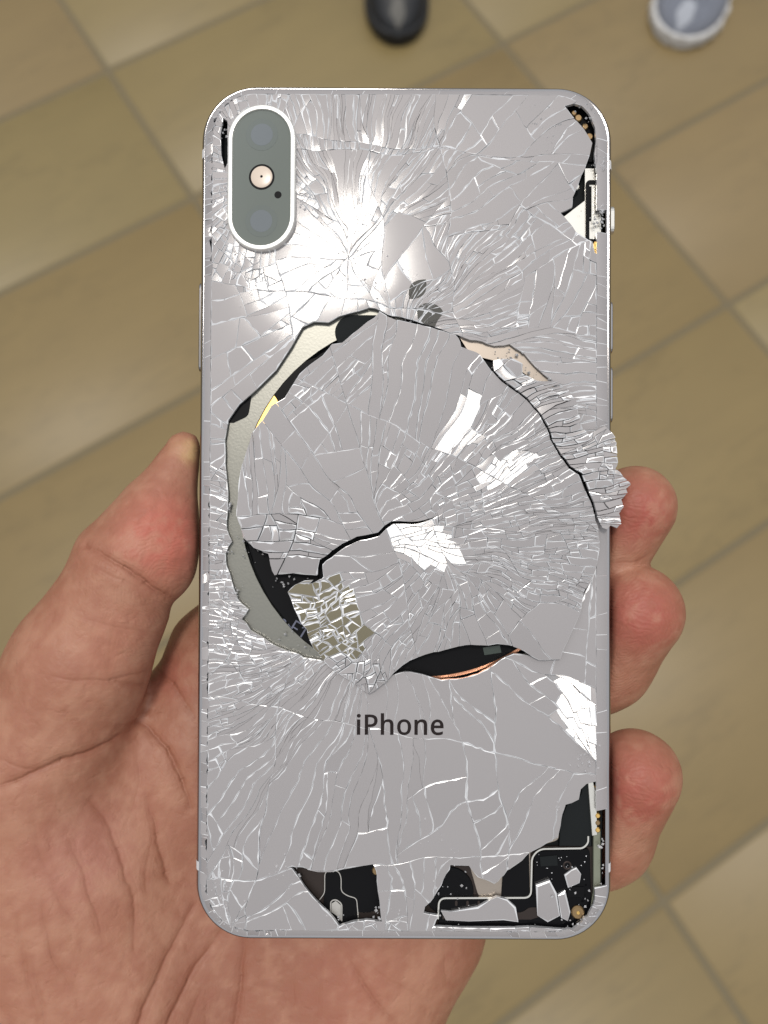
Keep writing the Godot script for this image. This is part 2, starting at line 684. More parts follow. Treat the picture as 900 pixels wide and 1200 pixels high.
func area_of(flat: Array) -> PackedVector2Array:
	return within(to_mm(pts(flat)))

func line_of(flat: Array) -> PackedVector2Array:
	return to_mm(pts(flat))

func build_inside(ph: Node3D) -> void:
	var mid := P(495, 590)
	# sheet metal plate round the charging coil, in two halves, seen through the round opening
	var hole := circle(mid, 31.4, 72)
	var whole := area_of([246, 340, 700, 340, 700, 850, 246, 850])
	for h in halves(whole, mid, Vector2(0.2, 1)):
		for q in Geometry2D.clip_polygons(h, hole):
			part("shield_plate", bake([plate(q, -1.9, -1.25, 0.06)]), [M.plate], ph)
	part("charging_coil", bake([disc(mid, 31.1, -2.5, -1.75, 0.2, null, 72)]), [M.black], ph)
	for r in [30.4]:
		var arc := PackedVector2Array()
		for k in 40: arc.append(mid + Vector2(cos(3.9 + 1.7 * k / 39.0), sin(3.9 + 1.7 * k / 39.0)) * r)
		part("coil_edge", bake([strip(arc, 0.5, -1.8, -1.55)]), [M.copper], ph)
	part("foil_strip", bake([plate(area_of([294, 530, 300, 498, 309, 478, 322, 464, 328, 480, 318, 510, 306, 540]), -1.75, -1.5, 0.03)]), [M.gold], ph)
	part("battery_pack", bake([plate(area_of([296, 646, 340, 640, 372, 670, 400, 780, 388, 778, 350, 745, 318, 706, 300, 668]), -1.75, -1.45, 0.05)]), [M.black], ph)
	part("black_pad", bake([plate(rounded(area_of([268, 494, 270, 470, 296, 466, 292, 492, 275, 500, 266, 500]), 0.8), -1.25, -1.05, 0.03)]), [M.black], ph)
	part("black_tab", bake([plate(rounded(area_of([450, 374, 402, 374, 390, 392, 398, 412, 420, 408, 470, 380]), 2.0), -1.25, -0.95, 0.05)]), [M.tape], ph)
	part("black_tape", bake([plate(area_of([322, 468, 333, 446, 352, 430, 384, 418, 384, 440, 350, 470, 330, 480]), -1.6, -1.3, 0.04)]), [M.black], ph)
	part("clip_plate", bake([plate(area_of([536, 398, 612, 398, 634, 424, 664, 462, 640, 462, 600, 432, 550, 420]), -1.2, -0.95, 0.05)]), [M.warm], ph)
	# the faint print on the pack
	var marks := []
	for m in [["8", 336, 736, 2.2, 0.6], ["F1", 352, 741, 2.2, -0.55]]:
		var t := TextMesh.new()
		var f := SystemFont.new()
		f.font_names = PackedStringArray(["Droid Sans"])
		t.font = f
		t.text = m[0]
		t.font_size = 32
		t.pixel_size = 0.00006
		t.depth = 0.00004
		var o := part("printed_mark", t, [M.print_grey], ph)
		var at := P(m[1], m[2])
		o.position = Vector3(at.x, at.y, -1.42) * MM
		o.rotation.z = m[4]
	# top right corner
	part("corner_bracket", bake([plate(area_of([652, 262, 683, 238, 683, 200, 703, 200, 703, 312, 640, 312]), -1.9, -1.2, 0.06)]), [M.bright], ph)
	part("corner_bracket", bake([plate(area_of([655, 122, 702, 122, 702, 190, 655, 190]), -2.5, -2.1, 0.06)]), [M.black], ph)
	var conn := Soup.new()
	for b in [[676, 140, 4.5], [684, 150, 4.0], [689, 162, 4.5], [680, 158, 3.6], [688, 178, 3.6], [671, 134, 3.4]]:
		disc(P(b[0], b[1]), b[2] / 6.76, -2.1, -1.6 + 0.05 * b[2], 0.15, conn, 9)
	part("solder_joints", bake([conn]), [M.bronze], ph)
	var loop := rounded(line_of([698, 222, 698, 217, 686, 217, 686, 250, 686, 286, 698, 286, 698, 280]), 0.5)
	part("seal_ring", bake([strip(loop, 0.62, -1.2, -0.85)]), [M.black], ph)
	part("seal_ring", bake([strip(line_of([689, 222, 689, 262]), 0.5, -1.2, -0.95)]), [M.black], ph)
	part("gold_contact", bake([plate(area_of([693, 288, 699, 284, 702, 306, 694, 302]), -1.2, -0.8, 0.05)]), [M.gold], ph)
	# bottom: plates, speaker module, traces
	part("lower_plate", bake([plate(area_of([330, 990, 700, 990, 706, 1086, 330, 1086]), -2.4, -1.9, 0.06)]), [M.brown], ph)
	part("round_pad", bake([disc(P(430, 1034), 4.9, -1.9, -1.6, 0.1)]), [M.black], ph)
	var tab := rounded(area_of([383, 1100, 383, 1048, 384, 1020, 400, 1018, 402, 1044, 422, 1050, 424, 1100]), 1.0)
	part("flex_cable", bake([plate(within(tab), -1.9, -1.55, 0.04)]), [M.black], ph)
	var t1 := rounded(line_of([378, 1052, 384, 1044, 384, 1022, 388, 1017, 400, 1019, 403, 1026, 403, 1042, 410, 1047, 421, 1050, 423, 1072]), 0.6)
	part("cable_edge", bake([strip(t1, 0.16, -1.6, -1.48)]), [M.trace], ph)
	part("cable_edge", bake([strip(rounded(line_of([391, 1068, 391, 1053, 397, 1051, 404, 1056, 404, 1076]), 0.5), 0.2, -1.55, -1.4)]), [M.trace], ph)
	part("cable_pad", bake([plate(area_of([392, 1056, 397, 1053, 403, 1058, 403, 1076, 398, 1070, 392, 1066]), -1.56, -1.5, 0.02)]), [M.trace], ph)
	var mark := strip(line_of([390, 1020, 392, 1015.5, 394, 1020]), 0.12, -1.55, -1.45)
	part("printed_mark", bake([mark]), [M.trace], ph)
	part("round_pad", bake([disc(P(528, 1042), 4.2, -1.9, -1.55, 0.1)]), [M.black], ph)
	part("warm_plate", bake([plate(rounded(area_of([548, 1000, 562, 1048, 622, 1048, 622, 992, 655, 982, 655, 970, 640, 970, 600, 1000]), 0.8), -1.9, -1.6, 0.05)]), [M.warm], ph)
	part("black_block", bake([plate(rounded(area_of([588, 1048, 590, 1016, 612, 990, 620, 992, 621, 1048]), 0.5), -1.9, -1.35, 0.06)]), [M.black], ph)
	part("black_block", bake([plate(rounded(area_of([655, 988, 656, 960, 664, 940, 680, 930, 682, 912, 692, 914, 692, 988]), 0.6), -1.9, -1.25, 0.06)]), [M.tape], ph)
	part("speaker_module", bake([plate(rounded(area_of([515, 1086, 516, 1049, 624, 1047, 626, 994, 690, 991, 692, 1062, 660, 1086]), 0.7), -1.9, -1.2, 0.1)]), [M.gloss_black], ph)
	part("module_edge", bake([strip(rounded(line_of([515, 1072, 516, 1048, 622, 1047, 623, 1000, 632, 991, 682, 990, 688, 984, 688, 976]), 1.2, 7), 0.3, -1.3, -1.05)]), [M.bright], ph)
	for k in 5: part("grille_slot", bake([plate(stadium(P(536 + 13 * k, 1054), 0.22, 0.25, 6), -1.2, -1.12, 0.03)]), [M.brown], ph)
	part("flat_ribbon", bake([plate(rounded(area_of([520, 1064, 612, 1064, 620, 1058, 640, 1058, 640, 1066, 622, 1072, 520, 1072]), 0.6), -1.2, -1.08, 0.02)]), [M.brown], ph)
	part("chip", bake([plate(area_of([632, 1000, 652, 998, 653, 1010, 633, 1011]), -1.2, -1.05, 0.04)]), [M.tape], ph)
	part("chip", bake([plate(area_of([664, 1034, 684, 1034, 684, 1046, 664, 1046]), -1.2, -1.02, 0.05)]), [M.black], ph)
	part("green_reflection", bake([plate(area_of([566, 760, 586, 757, 588, 766, 568, 769]), -1.76, -1.66, 0.03)]), [M.green], ph)  # dark green plate added in place of a reflection on the coil
	part("screw", bake([disc(P(444, 1018), 0.8, -1.9, -1.4, 0.15, null, 18)]), [M.bronze], ph)
	part("screw", bake([disc(P(672, 222), 0.7, -1.2, -0.95, 0.12, null, 18)]), [M.bright], ph)
	var specks := Soup.new()
	for k in 46:
		var at := P(rng.randf_range(628, 688), rng.randf_range(996, 1030)) if k < 30 else P(rng.randf_range(520, 640), rng.randf_range(1056, 1078))
		var r := rng.randf_range(0.05, 0.17)
		var a := rng.randf() * TAU
		plate(PackedVector2Array([at + Vector2(r, 0).rotated(a), at + Vector2(r * 0.8, 0).rotated(a + 2.0), at + Vector2(r, 0).rotated(a + 4.1)]), -1.2, -1.1, 0.01, specks)
	var sp := part("glass_dust", bake([specks]), [M.frost], ph)
	sp.set_meta("kind", "stuff")
	var ring := sweep([circle(P(664, 1010), 0.75), circle(P(664, 1010), 0.6), circle(P(664, 1010), 0.45)], [-1.2, -1.05, -1.2])
	part("seal_ring", bake([ring]), [M.brown], ph)
	part("contact_bar", bake([plate(rounded(area_of([687, 912, 693, 912, 697, 930, 698, 974, 692, 975, 690, 950]), 0.3), -1.6, -0.8, 0.06)]), [M.bright], ph)
	for k in 7:
		part("contact_pin", bake([disc(P(698.5, 919 + 8.2 * k), 0.48, -1.6, -0.7, 0.15, null, 10)]), [M.bronze if k % 2 else M.gold], ph)
	part("side_rail", bake([plate(area_of([694, 968, 708, 968, 708, 1036, 700, 1058, 690, 1062, 694, 1040]), -1.8, -1.1, 0.1)]), [M.olive], ph)
	var sc := part("screw", bake([disc(P(676, 1063), 1.15, -1.6, -0.75, 0.2, null, 20)]), [M.bronze], ph)
	part("screw_socket", bake([disc(P(676, 1063), 0.42, -0.76, -0.7, 0.1, null, 5)]), [M.gold], sc)
	part("screw_plate", bake([plate(area_of([664, 1072, 668, 1054, 688, 1050, 690, 1066, 680, 1078]), -1.7, -1.3, 0.05)]), [M.warm], ph)

func build_bump(ph: Node3D) -> void:
	var c := P(307.8, 219)
	var h := 6.65
	var cam := part("camera_module", bake([plate(stadium(c, 5.2, h), -1.5, 0.75, 0.05)]), [M.smoke], ph)
	# added tilt: turns the sun's mirror image away from the module's glass
	var skew := Transform3D(Basis(Vector3.UP, -0.05), Vector3())
	skew.origin = v3(c, 0) * MM - skew.basis * (v3(c, 0) * MM)
	var rings := []
	var zs := []
	for s in [[5.85, -0.8], [5.85, 0.75], [5.78, 0.98], [5.6, 1.12], [5.1, 1.12], [5.0, 1.04], [4.97, 0.7]]:
		rings.append(stadium(c, s[0], h))
		zs.append(s[1])
	var rim := part("camera_ring", bake([sweep(rings, zs)]), [M.ring], ph)
	for y in [169, 269]:
		var at := P(307.8, y)
		var l := part("lens", bake([disc(at, 2.75, 0.7, 0.78, 0.02, null, 40)]), [M.lens_edge], ph)
		part("lens_glass", bake([disc(at, 1.9, 0.77, 0.80, 0.02, null, 40)]), [M.lens], l)
	var f := part("flash", bake([disc(P(308, 218), 2.2, 0.7, 0.80, 0.03, null, 40)]), [M.black], ph)
	var dome := []
	var dz := []
	for k in 6:
		dome.append(circle(P(308, 218), 1.85 * cos(k * 0.29), 32))
		dz.append(0.8 + 0.16 * sin(k * 0.29))
	part("flash_lens", bake([sweep(dome, dz)]), [M.flash], f)
	var mic := part("microphone", bake([disc(P(327, 239), 0.62, 0.7, 0.77, 0.02)]), [M.black], ph)
	for o in [cam, rim, mic, f, ph.get_node("lens"), ph.get_node("lens_001")]: o.transform = skew

func build_glass(ph: Node3D) -> void:
	glints = [
		{"at": Vector2(586, 556), "turn": -0.4, "long": 1.8, "full": 15.0, "end": 22.0},
		{"at": Vector2(543, 505), "turn": 1.05, "long": 2.4, "full": 6.0, "end": 24.0},
		{"at": Vector2(335, 346), "turn": 0.12, "long": 2.2, "full": 7.0, "end": 24.0},
		{"at": Vector2(498, 640), "turn": 0.35, "long": 1.9, "full": 22.0, "end": 28.0},
		{"at": Vector2(676, 836), "turn": 1.3, "long": 2.0, "full": 20.0, "end": 32.0},
	]
	var keep := Vector4(251, 120, 691, 1080)
	# the outer plate: the body's outline less the strip along its edge, less what fell out
	var outer := PackedVector2Array()
	for q in sheet_inner(): outer.append(Vector2(475.0 + q.x * 6.76, 601.0 - q.y * 6.76))
	var gone := [
		pts([270, 498, 283, 480, 303, 462, 325, 440, 343, 412, 355, 390, 368, 384, 385, 384, 397, 377, 430, 370, 470, 376, 500, 388, 530, 400, 545, 406, 562, 404, 580, 407, 600, 406, 615, 420, 632, 440, 655, 465, 668, 490, 675, 510, 690, 535, 697, 570, 702, 600, 701, 640, 696, 652, 690, 676, 676, 710, 665, 732, 650, 750, 625, 766, 605, 768, 570, 781, 520, 794, 478, 790, 440, 795, 405, 786, 385, 778, 360, 775, 345, 765, 320, 752, 300, 742, 290, 728, 296, 714, 285, 700, 281, 685, 275, 670, 272, 655, 279, 640, 272, 620, 271, 600, 269, 560, 266, 520]),
		pts([344, 1013, 382, 1013, 422, 1009, 441, 1005, 445, 1013, 447, 1036, 450, 1054, 451, 1071, 434, 1068, 417, 1070, 402, 1077, 380, 1048, 351, 1015]),
		pts([531, 1008, 551, 1008, 560, 1023, 578, 1033, 593, 1020, 599, 1011, 620, 987, 635, 978, 650, 975, 655, 960, 662, 939, 677, 930, 678, 918, 684, 913, 720, 906, 730, 1000, 726, 1060, 692, 1062, 680, 1077, 662, 1080, 623, 1077, 602, 1078, 542, 1078, 510, 1077, 515, 1063, 495, 1062, 495, 1054, 512, 1035, 530, 1014]),
		pts([658, 132, 669, 128, 682, 132, 688, 145, 693, 156, 694, 172, 692, 188, 694, 204, 698, 217, 695, 235, 700, 252, 698, 275, 701, 305, 693, 302, 690, 289, 669, 281, 658, 263, 655, 255, 667, 246, 669, 232, 677, 211, 681, 203, 687, 188, 690, 174, 681, 159, 672, 148, 661, 135]),
		pts([698, 618, 712, 612, 714, 630, 708, 644, 700, 660, 695, 652]),
		pts([262, 146, 267, 150, 267, 200, 264, 206, 260, 190, 259, 165]),
	]
	var cam_hole := PackedVector2Array()
	for q in stadium(P(307.8, 219), 5.4, 6.65): cam_hole.append(Vector2(475.0 + q.x * 6.76, 601.0 - q.y * 6.76))
	gone.append(cam_hole)
	# first the long cracks that run right across
	var plates := [outer]
	for c in [[308, 219, 0.2, 1], [308, 345, 1, 0.14], [411, 305, 0.15, -1], [470, 590, 1, 0.1], [265, 180, 1, 0.02], [500, 620, 0.16, 1], [500, 1000, 1, -0.1], [600, 1045, 0.1, 1], [690, 200, 1, 0.1], [680, 900, 1, 0.2]]:
		var next := []
		for p in plates: next.append_array(halves(p, Vector2(c[0], c[1]), Vector2(c[2], c[3])))
		plates = next
	for g in gone:
		var next := []
		for p in plates:
			for q in Geometry2D.clip_polygons(p, g):
				if absf(area(q)) > 4.0: next.append(q)
		plates = next
	var zones := [
		zone(250, 150, 26, 308, 218, 15, 9), zone(250, 220, 22, 308, 218, 12, 7), zone(255, 300, 26, 308, 218, 15, 9), zone(305, 322, 26, 308, 218, 13, 10), zone(355, 250, 18, 308, 218, 14, 9), zone(300, 122, 24, 308, 218, 14, 9),
		zone(365, 200, 26, 411, 305, 34, 8), zone(385, 300, 30, 411, 306, 60, 15), zone(330, 360, 36, 411, 306, 44, 24), zone(410, 345, 26, 411, 306, 30, 22),
		zone(420, 170, 52, 411, 306, 75, 9), zone(395, 230, 24, 411, 306, 120, 9), zone(480, 190, 55, 411, 306, 62, 9), zone(520, 130, 30, 480, 300, 30, 8), zone(450, 250, 25, 411, 306, 30, 11),
		zone(600, 170, 62, 440, 310, 62, 26), zone(660, 170, 35, 560, 300, 44, 26), zone(645, 225, 30, 500, 300, 60, 40), zone(570, 230, 40, 450, 300, 55, 22),
		zone(560, 320, 50, 478, 396, 62, 8), zone(520, 360, 34, 470, 400, 40, 6.5), zone(478, 310, 30, 411, 400, 60, 42), zone(620, 290, 34, 480, 396, 32, 17),
		zone(640, 350, 46, 600, 500, 52, 21), zone(605, 390, 28, 480, 420, 60, 9), zone(675, 300, 24, 690, 250, 22, 12), zone(668, 440, 42, 900, 450, 60, 8), zone(690, 380, 20, 900, 400, 24, 14), zone(690, 500, 22, 900, 520, 26, 9),
		zone(285, 410, 50, 430, 330, 66, 40), zone(250, 400, 20, 300, 250, 60, 12), zone(262, 520, 24, 300, 520, 26, 18),
		zone(255, 600, 34, 420, 640, 14, 8), zone(258, 680, 40, 420, 690, 13, 6), zone(275, 740, 34, 430, 770, 13, 6), zone(262, 800, 36, 440, 770, 18, 6), zone(320, 790, 40, 440, 740, 26, 6.5),
		zone(340, 850, 52, 440, 735, 84, 9), zone(390, 830, 30, 440, 735, 70, 8), zone(255, 880, 26, 400, 830, 26, 11), zone(252, 930, 24, 300, 930, 20, 10), zone(300, 930, 40, 440, 735, 110, 20), zone(380, 920, 44, 440, 735, 120, 20), zone(350, 985, 34, 440, 735, 80, 34),
		zone(450, 860, 52, 455, 740, 130, 25), zone(470, 960, 50, 480, 720, 90, 30), zone(560, 850, 60, 480, 720, 120, 44), zone(560, 940, 60, 720, 830, 150, 44), zone(620, 900, 40, 720, 800, 120, 40), zone(600, 990, 30, 690, 930, 40, 24),
		zone(672, 730, 40, 690, 650, 60, 26), zone(650, 780, 34, 560, 760, 60, 36), zone(672, 835, 36, 690, 890, 34, 14), zone(682, 895, 24, 690, 880, 18, 10),
		zone(258, 1040, 26, 276, 1076, 16, 9), zone(270, 1000, 24, 276, 1076, 30, 15), zone(300, 1070, 24, 276, 1076, 40, 14), zone(340, 1060, 44, 240, 1100, 90, 48), zone(395, 1080, 20, 395, 1060, 16, 12), zone(340, 1020, 16, 344, 1014, 20, 10),
		zone(480, 1040, 34, 470, 1200, 60, 26), zone(470, 1078, 24, 455, 1070, 16, 12), zone(620, 1082, 40, 620, 1200, 20, 30), zone(690, 150, 20, 690, 150, 14, 8),
	]
	var cells := []
	var leans := []
	for p in plates:
		var before := cells.size()
		shatter(p, zones, cells)
		var own := Vector2(rng.randfn(0.0, 0.008), rng.randfn(0.0, 0.008))
		for k in cells.size() - before: leans.append(own)
	for k in cells.size():
		var p: PackedVector2Array = cells[k]
		var c := middle(p)
		var near := smoothstep(90.0, 220.0, c.distance_to(Vector2(385, 290)))
		var sway: Vector2 = leans[k] + Vector2(warp_wide.get_noise_2d(c.x * 1.5, c.y * 1.5 + 4000.0), warp_wide.get_noise_2d(c.x * 1.5 + 4000.0, c.y * 1.5)) * 0.03 * lerpf(0.35, 1.0, near)
		var small := absf(area(p)) < 160.0
		if c.distance_to(Vector2(470, 846)) < 60.0: small = false
		add_shard(curved(p, keep), 0.0, sway, lerpf(0.012, 0.03, near) if small else 0.006, 0.05 if small else 0.03, 0.04 if c.distance_to(Vector2(470, 846)) < 62.0 else (rng.randf_range(0.08, 0.2) if small else rng.randf_range(0.06, 0.2)), "silver", 0.03 if small else 0.012, 0.08 if small else 0.05)
	# the broken disc in the middle, pushed up; a dark gap splits it
	var disc_line := pts([292, 536, 299, 513, 312, 497, 321, 482, 336, 473, 343, 461, 353, 445, 364, 435, 379, 424, 390, 411, 402, 409, 419, 395, 442, 375, 470, 381, 500, 392, 527, 402, 536, 419, 559, 425, 577, 441, 607, 477, 625, 499, 652, 531, 662, 553, 671, 560, 684, 587, 697, 620, 697, 639, 695, 655, 688, 683, 676, 714, 669, 730, 657, 768, 633, 768, 604, 759, 577, 751, 548, 753, 510, 767, 485, 779, 470, 785, 450, 797, 430, 809, 408, 794, 386, 778, 374, 765, 369, 750, 366, 739, 358, 729, 350, 716, 344, 698, 352, 687, 362, 680, 380, 678, 377, 674, 328, 674, 318, 651, 303, 648, 291, 637, 289, 620, 285, 605, 284, 580, 287, 560])
	var slit := pts([366, 684, 377, 672, 381, 655, 393, 648, 405, 636, 419, 628, 440, 626, 460, 616, 480, 612, 514, 609, 481, 615, 461, 619, 441, 629.5, 421, 631.5, 409, 639, 396, 652, 384, 660, 382, 676])
	var flap := pts([579, 441, 577, 428, 590, 423, 602, 424, 611, 430, 610, 441, 621, 452, 640, 450, 655, 457, 669, 477, 675, 495, 685, 514, 700, 508, 716, 527, 720, 545, 716, 551, 722, 553, 727, 558, 731, 563, 736, 572, 729, 577, 731, 584, 724, 589, 726, 597, 721, 604, 723, 612, 718, 619, 712, 616, 707, 621, 700, 619, 686, 586, 673, 559, 663, 551, 653, 530, 626, 499, 608, 477])
	var zones_b := [
		zone(365, 540, 50, 470, 700, 90, 34), zone(320, 560, 26, 330, 800, 70, 13), zone(400, 430, 40, 560, 300, 44, 13), zone(350, 480, 24, 520, 330, 20, 12), zone(440, 395, 24, 520, 330, 46, 11), zone(410, 570, 34, 470, 720, 60, 30),
		zone(465, 480, 46, 430, 700, 90, 19), zone(525, 460, 46, 450, 660, 86, 16), zone(560, 440, 24, 500, 600, 40, 15), zone(590, 500, 36, 490, 600, 34, 8), zone(570, 550, 26, 500, 610, 22, 9),
		zone(480, 570, 36, 420, 640, 26, 11), zone(530, 590, 30, 430, 640, 16, 9), zone(620, 570, 40, 480, 640, 30, 6),
		zone(330, 635, 36, 600, 640, 26, 17), zone(370, 655, 26, 600, 650, 40, 13), zone(420, 610, 30, 600, 600, 40, 16),
		zone(610, 640, 56, 470, 645, 26, 5.5), zone(660, 650, 36, 470, 645, 22, 5.5), zone(540, 650, 34, 440, 620, 20, 9), zone(490, 640, 34, 430, 640, 22, 11), zone(640, 700, 30, 480, 640, 24, 6),
		zone(470, 700, 44, 560, 610, 24, 10), zone(540, 700, 36, 520, 640, 34, 13), zone(500, 750, 36, 560, 640, 30, 11), zone(570, 735, 28, 520, 660, 40, 18), zone(627, 738, 24, 500, 640, 64, 60),
		zone(385, 720, 30, 520, 660, 15, 9), zone(395, 755, 24, 520, 660, 11, 7), zone(410, 690, 24, 560, 640, 18, 9), zone(425, 790, 22, 430, 640, 13, 9), zone(420, 650, 22, 600, 650, 40, 26),
	]
	var zones_c := [zone(640, 490, 40, 450, 560, 26, 7), zone(600, 440, 22, 560, 400, 16, 13), zone(700, 590, 40, 500, 600, 22, 6.5), zone(700, 540, 26, 560, 560, 20, 7)]
	var free := Vector4(-1000, -1000, 2000, 2000)
	for set_ in [[disc_line, zones_b, 1.1], [flap, zones_c, 1.5]]:
		var found := []
		var first := [set_[0]]
		if set_[0] != flap:
			first = []
			for h in halves(set_[0], Vector2(450, 622), Vector2(0.3, 1)):
				for q in Geometry2D.clip_polygons(h, slit): first.append_array(halves(q, Vector2(590, 570), Vector2(1, 0.5)))
		for p in first: shatter(p, set_[1], found)
		for p in found:
			var c := middle(p)
			var small := absf(area(p)) < 150.0
			var bare: bool = set_[0] == disc_line and c.y > 676 and ((c - Vector2(388, 724)).rotated(0.35) / Vector2(36, 54)).length() < 1.0
			var base := Vector2(-0.03, 0.05)
			if set_[0] == flap: base = Vector2(0.06, -0.03)
			var tip := (c.x - 480.0) * 0.0012
			var loose: bool = set_[0] == flap or Rect2(280, 598, 100, 80).has_point(c) or Rect2(395, 770, 60, 45).has_point(c)
			if loose:
				add_shard(curved(p, free), set_[2] + tip + rng.randf_range(-0.1, 0.35), base, 0.075, 0.16, rng.randf_range(0.15, 0.3), "silver", 0.05, 0.25)
				continue
			add_shard(curved(p, free), set_[2] + tip, base, 0.035 if small else 0.009, 0.05, rng.randf_range(0.16, 0.26) if bare else (rng.randf_range(0.06, 0.15) if small else rng.randf_range(0.06, 0.13)), "bare" if bare else "silver", 0.03 if small else 0.015, 0.1 if small else 0.06)
	# the coat the shards still cling to
	for g in Geometry2D.clip_polygons(curved(disc_line, free), curved(slit, free)):
		for q in Geometry2D.offset_polygon(g, -4.0):
			if absf(area(q)) > 200.0: part("coat_film", bake([plate(to_mm(q), 0.04, 0.1, 0.01)]), [M.backing], ph)
	var films := []
	for p in plates:
		for q in Geometry2D.offset_polygon(curved(p, keep), -1.5):
			if absf(area(q)) > 150.0: part("coat_film", bake([plate(to_mm(q), -0.72, -0.66, 0.01)]), [M.backing], ph)
	# the largest shards are parts of their own, the crumbs are one
	shards.sort_custom(func(a, b): return a.area > b.area)
	var rest := [Soup.new(), Soup.new(), Soup.new(), Soup.new()]
	var n := 0
	for d in shards:
		var face: StandardMaterial3D = M.silver if d.look == "silver" else M.bare
		if n < 300:
			var two := [Soup.new(), Soup.new()]
			shard_mesh(d, two[0], two[1])
			if two[0].v.is_empty(): continue
			part("glass_shard", bake(two), [face, M.frost], ph)
			n += 1
		else:
			shard_mesh(d, rest[0] if d.look == "silver" else rest[2], rest[1] if d.look == "silver" else rest[3])
	for k in [0, 2]:
		var o := part("glass_splinters", bake([rest[k], rest[k + 1]]), [M.silver if k == 0 else M.bare, M.frost], ph)
		o.set_meta("kind", "stuff")
	print("shards ", shards.size())
	build_rim(ph)
	build_print(ph)
	build_crumbs(ph)

# the curved strip of glass along the edge, broken into lengths
func edge_line(l: float, r: float, t: float, b: float, radius: float, n := 24) -> PackedVector2Array:
	var out := PackedVector2Array()
	for k in 4:
		var cx: float = [HALF_W - r - radius, -HALF_W + l + radius, -HALF_W + l + radius, HALF_W - r - radius][k]
		var cy: float = [HALF_H - t - radius, HALF_H - t - radius, -HALF_H + b + radius, -HALF_H + b + radius][k]
		for i in n + 1:
			var a := (k + float(i) / n) * PI / 2
			out.append(Vector2(cx + cos(a) * radius, cy + sin(a) * radius))
	return out

func sheet_inner() -> PackedVector2Array:
	return edge_line(2.3, 3.1, 2.0, 2.2, 7.4)

